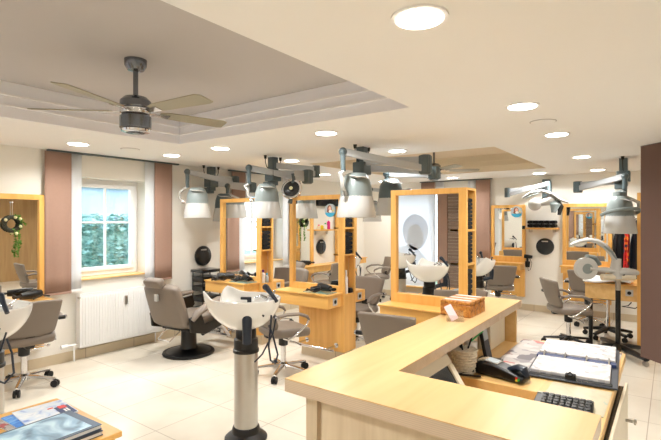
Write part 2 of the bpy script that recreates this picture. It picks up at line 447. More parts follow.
panel('x', 5.98, 6.12, .80, zt, 'sheer', 'white sheer strip right of the middle window behind the mirrors', 'curtain', None, 5.45)
panel('x', 6.14, 6.42, .82, zt, 'fabric', 'brown fabric panel right of the middle window, hidden mostly by the second mirror', 'curtain', None, 5.43)
panel('y', 3.78, 4.07, .86, zt, 'fabric', 'brown fabric panel whose top shows above the nearest mirror', 'curtain', None, 8.59)
panel('y', 3.60, 3.76, .84, zt, 'sheer', 'white sheer strip above the nearest mirror beside a brown panel', 'curtain', None, 8.61)
panel('y', 2.97, 3.12, .84, zt, 'sheer', 'white sheer strip left of the brown panel on the back wall', 'curtain', None, 8.61)
panel('y', 2.69, 2.96, .88, zt, 'fabric', 'brown fabric panel on the back wall left of the small mirror', 'curtain', None, 8.59)
for nm, (x0, x1, y0, y1), lb in (('curtain_rail', (2.2, 3.85, 5.415, 5.465), 'slim dark curtain rail along the ceiling above the nearest window'),
                             ('curtain_rail', (4.75, 6.45, 5.415, 5.465), 'slim curtain rail along the ceiling above the middle window behind the mirrors'),
                             ('curtain_rail', (8.575, 8.625, 2.66, 4.1), 'slim curtain rail along the ceiling above the back wall window')):
    b = B(); b.box(x0, x1, y0, y1, CH - .02, CH - .002); tag(b.build(nm, 'hood_dark', bevel=.002), lb, 'curtain rail')
# panels on front wall (seen in the mirror)
b = B(); b.box(-1.485, -1.45, 3.84, 4.06, .06, 2.3); tag(b.build('fabric_panel', 'fabric'), 'brown fabric panel beside the shop window, reflected in the nearest mirror', 'curtain')
b = B()
for k in range(32): b.box(-1.49, -1.46, 3.3, 3.83, .05 + k * .07, .05 + k * .07 + .066)
tag(b.build('slatted_panel', 'slat', bevel=.004), 'dark brown slatted wall panel reflected at right in the nearest mirror', 'wall panel')
# sheer banner with portrait
t = thing('window_banner', 'white translucent shop window banner with a faint portrait, reflected in the nearest mirror', 'banner', (-1.44, 4.7, 0))
B().grid(lambda a, c: (0, -.6 + 1.24 * a, .2 + 2.0 * c), 6, 6).build('cloth', 'sheer', t, solid=.002)
b = B(); hd = [(.004, -.12 + .31 * math.cos(2 * PI * k / 32) * (1 + .05 * math.sin(6 * PI * k / 32)), 1.33 + .40 * math.sin(2 * PI * k / 32)) for k in range(32)]
b.prism(hd, (.001, 0, 0)); b.build('printed_hair', 'porthair', t)
b = B(); b.prism([(.006, -.12 + .2 * math.cos(2 * PI * k / 32), 1.22 + .29 * math.sin(2 * PI * k / 32)) for k in range(32)], (.001, 0, 0)); b.build('printed_face', 'portface', t)
b = B(); b.prism([(.006, -.38, .5), (.006, .55, .5), (.006, .5, .85), (.006, .25, 1.0), (.006, .0, 1.05), (.006, -.2, .95), (.006, -.36, .8)], (.001, 0, 0)); b.build('printed_shoulders', 'portface', t)

# ------------------------------------------------------------------ outside
b = B(); b.box(-12, 40, 5.95, 40, -.5, -.3); struct(b.build('ground_outside', 'lawn'))
def hedge(x0, x1, y, h, label):
    b = B(); rnd = random.Random(int(x0 * 10))
    b.box(x0 + .1, x1 - .1, y + .12, y + .7, -.3, h - .15)
    for k in range(4200):
        x = rnd.uniform(x0, x1); 
        if rnd.random() < .75: yy = y + rnd.uniform(-.05, .16); z = rnd.uniform(-.3, h)
        else: yy = y + rnd.uniform(0, .8); z = h + rnd.uniform(-.18, .1)
        s_ = rnd.uniform(.04, .10)
        q = Matrix.Rotation(rnd.uniform(0, 6.28), 3, 'Z') @ Matrix.Rotation(rnd.uniform(-1.2, 1.2), 3, 'X')
        vs = [b.bm.verts.new(V((x, yy, z)) + q @ V(p)) for p in ((-s_, 0, 0), (0, -s_ * .5, .01), (s_, 0, 0), (0, s_ * .5, .01))]
        b.bm.faces.new(vs)
    tag(b.build('hedge', 'hedge', smooth=False), label, 'hedge')
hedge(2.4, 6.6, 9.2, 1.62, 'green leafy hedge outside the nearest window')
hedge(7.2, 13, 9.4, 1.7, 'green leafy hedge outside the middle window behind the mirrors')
def house(x, y, w, d, h, label, nwin):
    t = thing('house', label, 'house', (x, y, -.3))
    b = B(); b.box(0, w, 0, d, 0, h); b.build('wall', 'house', t)
    b = B(); b.prism([(-.3, -.3, h), (-.3, d + .3, h), (-.3, d / 2, h + 1.8)], (w + .6, 0, 0)); b.build('roof', 'roof', t)
    for k in range(nwin):
        for fl in range(max(1, int(h // 2.6))):
            xx = w * (k + .5) / nwin
            b = B(); b.box(xx - .55, xx + .55, -.05, .02, 1 + fl * 2.6, 2.2 + fl * 2.6); fr = b.build('window', 'white', t)
            b = B(); b.box(xx - .45, xx + .45, -.07, -.04, 1.1 + fl * 2.6, 2.1 + fl * 2.6); b.build('pane', 'winglass_dark', fr)
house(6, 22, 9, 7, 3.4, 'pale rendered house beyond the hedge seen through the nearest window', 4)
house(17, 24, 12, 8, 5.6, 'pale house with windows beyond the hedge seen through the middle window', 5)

# ------------------------------------------------------------------ radiator
t = thing('radiator', 'white ribbed panel radiator below the nearest window', 'radiator', (2.52, 5.38, .15))
b = B(); b.box(0, 1.0, 0, .012, 0, .6); b.box(.0, 1.0, .07, .08, 0, .6)
for k in range(30): b.box(.02 + k * .0325, .02 + k * .0325 + .02, -.008, 0, .03, .57)
b.build('panel', 'white', t, bevel=.002)
b = B(); b.box(-.006, 0, -.005, .085, 0, .6); b.build('side_cover', 'white', t)
b = B(); b.box(1.0, 1.006, -.005, .085, 0, .6); b.build('side_cover', 'white', t)
b = B()
for k in range(40): b.box(.005 + k * .0248, .005 + k * .0248 + .014, .0, .075, .6, .606)
b.build('top_grille', 'white', t)
b = B(); b.box(.52, .555, -.022, -.008, .42, .53); b.build('heat_meter', 'steel', t, bevel=.004)
b = B(); b.tube([(-.02, .04, .04), (-.05, .04, .04), (-.05, .04, -.145)], .009); b.tube([(.97, .04, .0), (.97, .04, -.145)], .009); b.build('pipe', 'white', t)
b = B(); b.cyl((-.19, .04, .04), (-.12, .04, .04), .024); b.cyl((-.12, .04, .04), (-.03, .04, .04), .014); b.build('valve', 'white', t)
b = B(); b.cyl((-.012, -.01, .57), (-.012, .02, .57), .012); b.build('vent_plug', 'steel', t)

# ------------------------------------------------------------------ mirror stations
def sub_socket(parent, x, y, z, nx=0, ny=-1, s_=.04):
    """wall socket plate on a face whose normal is (nx, ny)"""
    b = B()
    if ny: b.box(x - s_, x + s_, y - .006, y, z - s_, z + s_)
    else: b.box(x - .006, x, y - s_, y + s_, z - s_, z + s_)
    so = b.build('socket', 'socket', parent, bevel=.003)
    b = B()
    if ny: b.cyl((x, y - .008, z), (x, y - .005, z), .022); 
    else: b.cyl((x - .008, y, z), (x - .005, y, z), .022)
    b.build('socket_well', 'screen', parent)

def towel_roll(x, y, z, dx, dy, r, label, group, mat='blackfab'):
    b = B(); dz = r * 1.9
    n_ = 12
    pts = []
    # a folded towel: rounded lozenge section swept across
    sec = [(math.copysign(abs(math.cos(a)) ** .5, math.cos(a)) * dx, math.copysign(abs(math.sin(a)) ** .8, math.sin(a)) * r) for a in [2 * PI * k / n_ for k in range(n_)]]
    b.prism([(x + p[0], y, z + r + p[1]) for p in sec], (0, dy, 0))
    o = b.build('towel', mat, bevel=.004); tag(o, label, 'towel', group); return o

def station(name_lbl, loc, w, xs, glass_z=(.86, 1.84), body_w=None, shelf_len=None, back_shelf=True, shelf_z=.75, shelf_d=.25, towel=None, rz=0, footrest=True, front_socket=True):
    """local frame: front face at x=0 facing -x, unit spans y 0..w (open niche at y=0), depth .24"""
    D = .24; TOP = 1.885; nd = .16
    t = thing('mirror_station', name_lbl, 'mirror', loc, rz)
    bw = body_w or w
    fz = shelf_z - .02
    def frame(x0, x1, nm):
        b = B(); s_ = .055; lo = .075
        b.box(x0, x1, 0, s_ + .02, .13, TOP); b.box(x0, x1, w - s_, w, fz - .05 if bw < w else .13, TOP)
        b.box(x0, x1, s_ + .02, w - s_, TOP - .05, TOP); b.box(x0, x1, s_ + .02, w - s_, fz, glass_z[0])
        return b.build(nm, 'beech', t, bevel=.003)
    frame(0, .03, 'front_frame'); frame(D - .03, D, 'back_frame')
    b = B(); b.box(.03, .034, .075, w - .055, glass_z[0], TOP - .05); b.build('mirror_glass', 'mirror', t, smooth=False)
    b = B(); b.box(D - .034, D - .03, .075, w - .055, glass_z[0], TOP - .05); b.build('back_mirror_glass', 'mirror', t, smooth=False)
    b = B(); b.box(.035, D - .035, nd, w - .002, fz, TOP - .02); b.box(.03, D - .03, 0, w, TOP - .02, TOP - .001); b.box(.03, D - .03, nd, nd + .015, .13, fz)
    b.build('carcass', 'beech', t)
    b = B(); b.box(.002, D - .002, .076, bw, .13, fz + .001); b.build('lower_panel', 'beech', t, bevel=.002)
    b = B(); b.box(.03, D - .03, .002, .07, .131, fz - .0); b.build('side_panel', 'beech', t)
    b = B(); b.box(.05, D - .03, .02, bw - .0, 0, .129); b.build('plinth', 'skirting', t)
    for k, z in enumerate((fz + .0, 1.20, 1.5)):
        b = B(); b.box(.03, D - .03, .004, nd, z, z + .018); b.build('shelf_board', 'beech_h', t)
    sl = shelf_len or w
    y0 = w - sl if shelf_len else 0
    b = B(); b.box(-shelf_d, -.001, .03, sl, shelf_z - .13, shelf_z); sh = b.build('shelf_box', 'beech_h', t, bevel=.004)
    b = B(); b.box(-shelf_d - .012, -.0, .015, sl + .012, shelf_z + .001, shelf_z + .02); b.build('shelf_top', 'beech_h', t, bevel=.004)
    if front_socket: sub_socket(sh, -shelf_d * .5, .03, shelf_z - .065)
    if back_shelf:
        b = B(); b.box(D + .001, D + shelf_d, .03, sl, shelf_z - .13, shelf_z); s2 = b.build('back_shelf_box', 'beech_h', t, bevel=.004)
        sub_socket(s2, D + shelf_d * .5, .03, shelf_z - .065)
    if footrest:
        b = B(); b.cyl((-.2, .0, .2), (-.2, .62, .2), .016); b.cyl((-.2, .1, .2), (-.001, .1, .2), .01); b.cyl((-.2, .52, .2), (-.001, .52, .2), .01)
        b.cyl((-.006, .1, .2), (-.001, .1, .2), .028); b.cyl((-.006, .52, .2), (-.001, .52, .2), .028)
        b.build('footrest_bar', 'chrome', t)
    return t

U1 = station('double sided beech mirror station farthest from the reception counter, beside the barber chair', (4.19, 4.206, 0), .775, 0, body_w=.70, shelf_z=.79, glass_z=(.87, 1.84), front_socket=False)
U2 = station('double sided beech mirror station in the middle of the row with a round portrait sticker', (4.19, 2.915, 0), .80, 0, body_w=.65, shelf_z=.775, glass_z=(.862, 1.84))
U3 = station('large beech mirror station directly behind the reception counter', (3.93, 1.433, 0), .75, 0, glass_z=(.905, 1.84), shelf_z=.80, shelf_d=.21, back_shelf=True, footrest=False)

# towels in niches
def stack(x, y, z, n_, label, group, r=.024, dx=.075, dy=.13):
    for k in range(n_):
        towel_roll(x, y, z + k * r * 2.02, dx, dy, r, label, group)
stack(4.31, 2.925, 1.219, 5, 'folded black towel stacked in the side niche of the middle mirror station', 'towels in the middle station niche')
stack(4.31, 2.925, 1.519, 6, 'folded black towel on the top niche board of the middle mirror station', 'towels on the top board of the middle station')
for z0, g in ((.80, 'lowest'), (1.219, 'middle'), (1.519, 'top')):
    stack(4.05, 1.443, z0, 8 if g != 'lowest' else 8, 'rolled black towel on the %s niche board of the nearest mirror station' % g, 'towels on the %s board of the nearest station' % g, r=.0225 if g == 'lowest' else .017, dx=.055)
stack(4.31, 4.216, 1.219, 5, 'folded black towel in the middle niche of the farthest mirror station', 'towels in the farthest station niche')
stack(4.31, 4.216, 1.519, 5, 'folded black towel on the top niche board of the farthest mirror station', 'towels on the top board of the farthest station')

def bottle(x, y, z, h, r, bm_, cm, label, group=None, cat='bottle'):
    t = thing('bottle', label, cat, (x, y, z), 0, group)
    B().lathe([(r * .9, 0), (r, .004), (r, h * .68), (r * .45, h * .78), (r * .45, h * .82)]).build('body', bm_, t)
    B().lathe([(r * .55, h * .82), (r * .55, h), (r * .3, h + .002)]).build('cap', cm, t)
    return t
bottle(4.27, 4.236, .789, .17, .027, 'white', 'purple', 'white bottle with purple cap in the niche of the farthest mirror station')
bottle(4.34, 4.236, .789, .12, .025, 'lcd', 'skyblue', 'small pale bottle with blue cap in the niche of the farthest mirror station')
bottle(4.28, 2.945, .774, .26, .02, 'white', 'white', 'tall slim white bottle in the low niche of the middle mirror station')
b = B(); b.box(4.33, 4.39, 2.925, 3.00, .774, .82); b.box(4.335, 4.385, 2.93, 2.995, .82, .83)
tag(b.build('storage_box', 'black', bevel=.004), 'small black box in the low niche of the middle mirror station', 'box')

# portrait sticker
def portrait(t, ny, r):
    """built in local yz plane, facing -x"""
    pass
def sticker(loc, r, label, rz=0):
    t = thing('portrait_sticker', label, 'sticker', loc, rz)
    B().lathe([(r, 0), (r, .0015)], n=36, T=Matrix.Rotation(-PI / 2, 4, 'Y')).build('disc', 'lcd', t)
    def disc(cy, cz, ry, rz_, mat, nm, d, a0=0, a1=2 * PI):
        pts = [(-d, cy + ry * math.cos(a0 + (a1 - a0) * k / 22), cz + rz_ * math.sin(a0 + (a1 - a0) * k / 22)) for k in range(23 if a1 - a0 < 6 else 22)]
        B().prism(pts, (-.0006, 0, 0)).build(nm, mat, t)
    disc(0, 0, r * .99, r * .99, 'skyblue', 'blue_band', .0016, PI + .35, 2 * PI - .35)
    disc(.08 * r, .25 * r, .42 * r, .55 * r, 'hair', 'hair', .0024)
    disc(.05 * r, -.1 * r, .5 * r, .26 * r, 'hair', 'hair_ends', .003)
    disc(0, .32 * r, .24 * r, .32 * r, 'skin', 'face', .0036)
    disc(-.1 * r, -.12 * r, .3 * r, .22 * r, 'white', 'shoulder', .0042)
    disc(-.6 * r, .0 * r, .12 * r, .12 * r, 'yellow', 'yellow_dot', .003)
    # facial marks
    disc(.09 * r, .38 * r, .045 * r, .02 * r, 'bookdark', 'eye', .0043); disc(-.09 * r, .38 * r, .045 * r, .02 * r, 'bookdark', 'eye', .0043)
    disc(0, .16 * r, .08 * r, .03 * r, 'red', 'mouth', .0043)
    return t
sticker((4.212, 3.12, 1.708), .075, 'round portrait sticker with blue lower band on the middle mirror')

# styling tools: dryer with cord on a glass plate
def tools(loc, rz, label, plate=True):
    t = thing('hair_dryer', label, 'hair dryer', loc, rz); t.scale = (1.3, 1.1, 1.45)
    b = B(); b.tube([(-.09, 0, .035), (-.05, 0, .035), (.04, 0, .036), (.09, 0, .036)], [.022, .026, .032, .026], 14); b.build('barrel', 'black', t)
    b = B(); b.tube([(-.14, 0, .035), (-.09, 0, .035)], [.03, .02], 12, flat=.4); b.build('nozzle', 'black', t)
    b = B(); b.tube([(.04, .0, .03), (.06, .06, .022), (.08, .11, .018)], [.02, .018, .015]); b.build('handle', 'black', t)
    b = B(); b.tube([(.08, .11, .018), (.10, .15, .012), (.05, .17, .03), (-.02, .13, .012), (-.05, .08, .03), (.0, .06, .05), (.1, .09, .03), (.14, .03, .012), (.13, -.05, .012), (.05, -.07, .03), (-.03, -.07, .012)], .006, 8); b.build('cord', 'black', t)
    return t
def plate(x0, x1, y0, y1, z, label):
    b = B(); b.box(x0, x1, y0, y1, z, z + .008); tag(b.build('glass_plate', 'teal_glass', bevel=.002), label, 'tray')
plate(3.98, 4.15, 2.98, 3.33, .796, 'teal glass plate under the dryer on the middle mirror shelf')
tools((4.06, 3.08, .805), 70, 'black hair dryer with coiled cord on the middle mirror shelf')
plate(3.98, 4.16, 4.23, 4.56, .811, 'teal glass plate on the shelf of the farthest mirror station')
tools((4.07, 4.33, .82), 60, 'black hair dryer with cord at the near end of the farthest mirror shelf')
tools((4.07, 4.72, .812), 120, 'black hair dryer with tangled cord at the far end of the farthest mirror shelf')

# ------------------------------------------------------------------ wall stations (single sided)
def wall_station(loc, rz, w, label, shelf_z=.75, body=True, top=1.87, glass0=.86, shelf_ext=0):
    """local: back at y=0 against wall, facing -y, centred x"""
    t = thing('wall_mirror', label, 'mirror', loc, rz); h = w / 2; s_ = .055
    b = B(); b.box(-h, -h + s_, -.05, 0, shelf_z, top); b.box(h - s_, h, -.05, 0, shelf_z, top); b.box(-h + s_, h - s_, -.05, 0, top - s_, top); b.box(-h + s_, h - s_, -.05, 0, shelf_z, glass0)
    b.build('frame', 'beech', t, bevel=.003)
    b = B(); b.box(-h + s_, h - s_, -.022, -.018, glass0, top - s_); b.build('mirror_glass', 'mirror', t, smooth=False)
    b = B(); b.box(-h + s_, h - s_, -.017, -.001, glass0, top - s_); b.build('backing', 'black', t)
    b = B(); b.box(-h + .02 - shelf_ext, h - .02, -.30, -.001, shelf_z - .10, shelf_z - .001); b.build('shelf_box', 'beech', t, bevel=.004)
    b = B(); b.box(-h - .0 - shelf_ext, h + .012, -.31, -.052, shelf_z + .0, shelf_z + .018); b.build('shelf_top', 'beech', t, bevel=.004)
    if body:
        b = B(); b.box(-h + .01, h - .01, -.06, -.001, .24, shelf_z - .101); b.build('lower_panel', 'beech', t, bevel=.002)
        b = B(); b.cyl((-h + .05, -.22, .27), (h - .1, -.22, .27), .014); b.cyl((-.15, -.22, .27), (-.15, -.061, .27), .01); b.cyl((.15, -.22, .27), (.15, -.061, .27), .01); b.build('footrest_bar', 'chrome', t)
    return t
wall_station((1.895, 5.487, 0), 0, .56, 'beech framed wall mirror with a green wreath at the left edge', body=True, glass0=.79, shelf_ext=.65)
wall_station((.55, 5.487, 0), 0, .64, 'beech wall mirror left of the photo, seen only in the middle mirror', glass0=.79)
tools((2.0, 5.33, .775), 20, 'black hair dryer with looping cord on the shelf below the wreath mirror')
wall_station((8.657, 2.385, 0), -90, .60, 'small beech wall mirror on the back wall beside the black round mirror', shelf_z=.83, glass0=.95)
wall_station((8.657, 1.13, 0), -90, .72, 'beech wall mirror on the back wall behind the white hair processor stand', shelf_z=.83, glass0=.93)
wall_station((7.97, 5.487, 0), 0, .68, 'beech wall mirror in the far corner seen between two mirror stations', shelf_z=.80, glass0=.9)

# poster & sticker on the small back mirror
sticker((8.60, 2.23, 1.745), .10, 'round portrait sticker with blue band on the small back wall mirror')
def holder(loc, rz, label):
    t = thing('dryer_holder', label, 'hair dryer holder', loc, rz)
    b = B(); b.lathe([(.035, 0), (.045, .1), (.042, .1), (.03, .01)]); b.build('cup', 'black', t)
    b = B(); b.tube([(0, 0, .03), (.0, -.01, .16)], [.02, .018]); b.tube([(-.05, -.01, .19), (.08, -.01, .18)], [.035, .028]); b.build('dryer', 'black', t)
    b = B(); b.tube([(0, 0, .02), (.02, -.03, -.06), (.06, -.05, -.03), (.08, -.04, .08), (.04, -.03, .16)], .004, 6); b.build('cord', 'black', t)
    return t
holder((8.50, 2.02, .78), -90, 'black hair dryer in a holder at the right end of the small back mirror shelf')
b = B(); b.box(8.59, 8.605, 2.085, 2.135, 1.44, 1.5); tag(b.build('control_box', 'black', bevel=.004), 'small black switch box on the right stile of the small back wall mirror', 'switch')

# wreath
t = thing('wreath', 'dark twig wreath with green trailing ivy hanging on the leftmost mirror', 'wreath', (1.87, 5.437, 1.56))
rnd = random.Random(3)
b = B()
for k in range(9):
    pts = []
    ph = rnd.uniform(0, 6); 
    for j in range(33):
        a = 2 * PI * j / 32; rr = .070 + .014 * math.sin(a * 5 + ph) ; pts.append((rr * math.cos(a), .02 * math.cos(a * 5 + ph), rr * math.sin(a)))
    b.tube(pts, .009, 5)
b.build('twig_ring', 'twig', t)
def leafset(b, pts, s0, s1):
    for p in pts:
        q = Matrix.Rotation(rnd.uniform(0, 6.28), 3, 'Z') @ Matrix.Rotation(rnd.uniform(-1.5, 1.5), 3, 'X') @ Matrix.Rotation(rnd.uniform(-1, 1), 3, 'Y')
        s_ = rnd.uniform(s0, s1)
        vs = [b.bm.verts.new(V(p) + q @ V(v)) for v in ((-s_, 0, 0), (-s_ * .2, -s_ * .5, .003), (s_, 0, 0), (-s_ * .2, s_ * .5, .003))]
        b.bm.faces.new(vs)
b = B(); leafset(b, [((.085 + rnd.uniform(-.03, .03)) * math.cos(a), -.02 + rnd.uniform(-.02, .01), (.085 + rnd.uniform(-.03, .03)) * math.sin(a)) for a in [rnd.uniform(-1.6, 1.4) for _ in range(60)]], .01, .022)
b.build('leaves', 'leaf', t, smooth=False)
b = B(); leafset(b, [(.05 + .012 * math.sin(z * 20) + rnd.uniform(-.014, .014), -.02 + rnd.uniform(-.015, .01), -.08 - z) for z in [rnd.uniform(0, .27) for _ in range(70)]], .01, .02)
b.tube([(.045, -.015, -.07), (.055, -.015, -.2), (.045, -.015, -.34)], .003, 5)
b.build('trailing_ivy', 'leaf', t, smooth=False)
b = B()
for a, r_ in ((.7, .08), (-.4, .07), (1.3, .07), (-1.3, .1), (2.6, .08)):
    b.ball((r_ * math.cos(a), -.03, r_ * math.sin(a)), .016, 8, 6)
b.build('blossom', 'cream_fl', t)
b = B(); b.tube([(0, 0, .08), (0, .0, .215)], .0015, 5); b.ball((0, .0, .222), .009, 8, 6); b.build('hanging_thread', 'white', t)

# ------------------------------------------------------------------ chairs
def salon_chair(leg_mat='chrome'):
    t = thing('salon_chair', 'x', 'chair')
    def seat(a, c):
        x = -1 + 2 * a; y = -1 + 2 * c
        rr = (abs(x) ** 4 + abs(y) ** 4) ** .25
        k = max(abs(x), abs(y)); 
        f = 1 if rr < 1e-6 else k / rr
        X, Y = x * f * .245, y * f * .235
        return (X, Y + .01, .475 - .02 * max(0, Y) / .235 - .012 * (1 - x * x) * (1 - y * y))
    B().grid(seat, 10, 10).build('seat', 'taupe', t, solid=.085, sub=1)
    def back(a, c):
        u = -1 + 2 * a
        hw = (.205 + .045 * c) * (1 - .22 * max(0, 1 - c / .16) ** 2)
        z = .52 + .335 * c; y = -.225 - .075 * c + .05 * u * u + .03 * (1 - c) ** 2
        z -= .012 * u * u
        return (u * hw, y, z)
    B().grid(back, 10, 8).build('backrest', 'taupe', t, solid=.042, bevel=.012)
    b = B(); b.box(-.04, .04, -.205, -.165, .42, .58); b.box(-.035, .035, -.2, -.05, .405, .43); b.build('back_bracket', 'black', t, bevel=.005)
    for s_ in (-1, 1):
        b = B(); b.tube([(s_ * .255, -.20, .655), (s_ * .275, -.10, .675), (s_ * .28, .04, .67), (s_ * .275, .13, .635), (s_ * .272, .155, .60)], [.022, .028, .028, .026, .018], 12, flat=.62); ar = b.build('armrest', 'taupe', t)
        b = B(); b.tube([(s_ * .272, .15, .60), (s_ * .27, .13, .55), (s_ * .262, .0, .45), (s_ * .25, -.06, .42), (s_ * .16, -.07, .415)], .0115, 10); b.build('arm_tube', 'chrome', ar)
        b = B(); b.cyl((s_ * .235, -.205, .66), (s_ * .29, -.205, .66), .019); b.build('arm_pivot', 'black', ar)
        b = B(); b.cyl((s_ * .2905, -.205, .66), (s_ * .305, -.205, .66), .02); b.build('arm_bolt', 'chrome', ar)
    b = B(); b.lathe([(.085, .405), (.085, .418), (.05, .418), (.048, .31), (.03, .30)][::-1]); b.build('seat_mount', 'black', t)
    b = B(); b.lathe([(.028, .10), (.028, .30)]); b.build('column', 'chrome', t)
    b = B(); b.tube([(.04, .0, .37), (.16, .06, .36), (.22, .08, .345)], [.006, .006, .006]); b.ball((.23, .083, .343), .012, 8, 6, (1.8, 1, 1)); b.build('lever', 'chrome', t)
    b = B(); b.lathe([(.035, .07), (.05, .075), (.048, .12), (.03, .135)]); b.build('base_hub', leg_mat, t)
    for k in range(5):
        a = 2 * PI * k / 5 + .5; c, s_ = math.cos(a), math.sin(a)
        b = B(); b.tube([(.03 * c, .03 * s_, .105), (.15 * c, .15 * s_, .095), (.29 * c, .29 * s_, .08)], [.028, .024, .018], 8, flat=.7, up=(0, 0, 1)); lg = b.build('leg', leg_mat, t)
        b = B(); px, py = .285 * c, .285 * s_
        for o_ in (-.016, .016):
            b.cyl((px - s_ * (o_ - .009), py + c * (o_ - .009), .034), (px - s_ * (o_ + .009), py + c * (o_ + .009), .034), .034, n=14)
        b.cyl((px, py, .035), (px, py, .075), .011, n=8); b.box(px - .014, px + .014, py - .014, py + .014, .035, .058)
        b.build('caster', 'rub', lg)
    return t
G = 'salon chairs'
proto = salon_chair()
def place(o, loc, rz, label, group=G):
    o.location = loc; o.rotation_euler = (0, 0, math.radians(rz)); o['label'] = label; o['category'] = 'chair'; o['group'] = group
place(proto, (1.81, 4.98, 0), -6, 'taupe salon chair on chrome casters facing the wreath mirror at left')
dup(proto, (3.56, 3.24, 0), -112, 'taupe salon chair with chrome arms facing the middle mirror station, beside the full washbasin', G)
dup(proto, (3.48, 1.86, 0), -84, 'taupe salon chair whose back shows just behind the reception counter', G)
dup(proto, (4.92, 3.22, 0), 88, 'taupe salon chair on the far side of the middle mirror station', G)
dup(proto, (5.12, 4.86, 0), 84, 'taupe salon chair beyond the farthest mirror station, under the middle window', G)
dup(proto, (8.02, 4.76, 0), 48, 'taupe salon chair in the far corner before the corner wall mirror', G)
dup(proto, (4.67, 1.82, 0), 90, 'taupe salon chair on the far side of the nearest mirror station', G)
dup(proto, (8.0, 2.38, 0), -62, 'taupe salon chair facing the small back wall mirror', G)
dark = salon_chair('black')
place(dark, (6.53, 1.06, 0), -147, 'taupe salon chair on a black star base right of the counter, side on', G)
dup(proto, (8.06, 1.04, 0), -88, 'taupe salon chair facing the back wall mirror behind the hair processor stand', G)
t = thing('work_stool', 'low stool on a black wheeled star base under the shelf by the brown panel', 'stool', (7.30, .70, 0))
b = B(); b.lathe([(.15, .53), (.165, .54), (.165, .575), (.15, .59), (.05, .592)]); b.build('seat', 'taupe', t)
b = B(); b.lathe([(.03, .11), (.03, .28), (.022, .28), (.022, .53)]); b.build('column', 'chrome', t)
for k in range(5):
    a = 2 * PI * k / 5 + .2; c, s_ = math.cos(a), math.sin(a)
    b = B(); b.tube([(.02 * c, .02 * s_, .125), (.15 * c, .15 * s_, .11), (.30 * c, .30 * s_, .085)], [.045, .035, .028], 8, flat=.7, up=(0, 0, 1)); lg = b.build('leg', 'black', t)
    b = B(); b.cyl((.28 * c - .018 * s_, .28 * s_ + .018 * c, .032), (.28 * c + .018 * s_, .28 * s_ - .018 * c, .032), .032, n=14); b.cyl((.28 * c, .28 * s_, .035), (.28 * c, .28 * s_, .085), .012, n=8); b.build('caster', 'rub', lg)

# barber chair
t = thing('barber_chair', 'bulky taupe barber chair on a round black pedestal beside the radiator', 'chair', (3.46, 4.68, 0), -84); t.scale = (1.08, 1.08, 1)
def sq(a, c, hx, hy, p=4):
    x = -1 + 2 * a; y = -1 + 2 * c; rr = (abs(x) ** p + abs(y) ** p) ** (1 / p); k = max(abs(x), abs(y)); f = 1 if rr < 1e-6 else k / rr
    return x * f * hx, y * f * hy, x, y
def bseat(a, c):
    X, Y, x, y = sq(a, c, .26, .26); return (X, Y + .02, .42 + .015 * y)
B().grid(bseat, 10, 10).build('seat', 'taupe', t, solid=.12, sub=1)
def bback(a, c):
    X, Z, x, z = sq(a, c, .26, .25, 7)
    w_ = 1 - .02 * z
    return (X * w_, -.25 - .15 * (z + 1) / 2 + .03 * x * x, .625 + Z)
B().grid(bback, 10, 10).build('backrest', 'taupe', t, solid=.10, sub=1)
def hrest(a, c):
    X, Z, x, z = sq(a, c, .13, .05, 5); return (X - .03, -.435 - .03 * z, .895 + Z)
B().grid(hrest, 8, 4).build('headrest', 'taupe', t, solid=.085, sub=1)
b = B(); b.box(-.022, .022, -.447, -.42, .69, .77); b.build('back_tag', 'skirt', t, bevel=.006)
b = B(); b.cyl((0, -.35, .83), (0, -.44, .86), .02); b.build('headrest_post', 'chrome', t)
for s_ in (-1, 1):
    b = B(); b.tube([(s_ * .31, -.24, .47), (s_ * .32, -.18, .54), (s_ * .325, -.04, .61), (s_ * .325, .14, .655), (s_ * .32, .34, .66)], [.035, .05, .055, .052, .035], 12, flat=.7); ar = b.build('armrest', 'taupe', t)
    b = B(); b.prism([(s_ * .285, -.27, .50), (s_ * .285, -.25, .34), (s_ * .285, -.05, .28), (s_ * .285, .18, .33), (s_ * .285, .36, .50), (s_ * .285, .33, .62), (s_ * .285, .12, .61), (s_ * .285, .08, .42), (s_ * .285, -.06, .40), (s_ * .285, -.12, .55)], (s_ * .03, 0, 0)); b.build('arm_frame', 'black', ar, bevel=.006)
    b = B(); b.tube([(s_ * .33, .12, .50), (s_ * .335, .12, .44)], .008); b.ball((s_ * .335, .12, .51), .018, 10, 6); b.build('arm_lever', 'black', ar)
b = B(); b.box(-.2, .2, -.2, .2, .315, .355); b.build('seat_pan', 'black', t, bevel=.01)
b = B(); b.lathe([(.275, .0), (.282, .012), (.275, .03), (.245, .034)]); b.build('base_rim', 'rub', t)
b = B(); b.lathe([(.24, .035), (.16, .055), (.10, .07), (.085, .10), (.08, .315)]); b.build('pedestal', 'black', t)
b = B()
for s_ in (-1, 1): b.tube([(s_ * .17, .24, .36), (s_ * .175, .36, .26), (s_ * .17, .47, .13)], .026, 8)
b.tube([(-.2, .47, .125), (.2, .47, .125)], .016, 8); b.box(-.17, .17, .44, .56, .14, .155)
b.build('footrest', 'chrome', t)
b = B(); b.tube([(-.12, -.2, .33), (-.14, -.30, .22), (.06, -.32, .22), (.10, -.2, .33)], .007, 8); b.build('recline_bar', 'chrome', t)

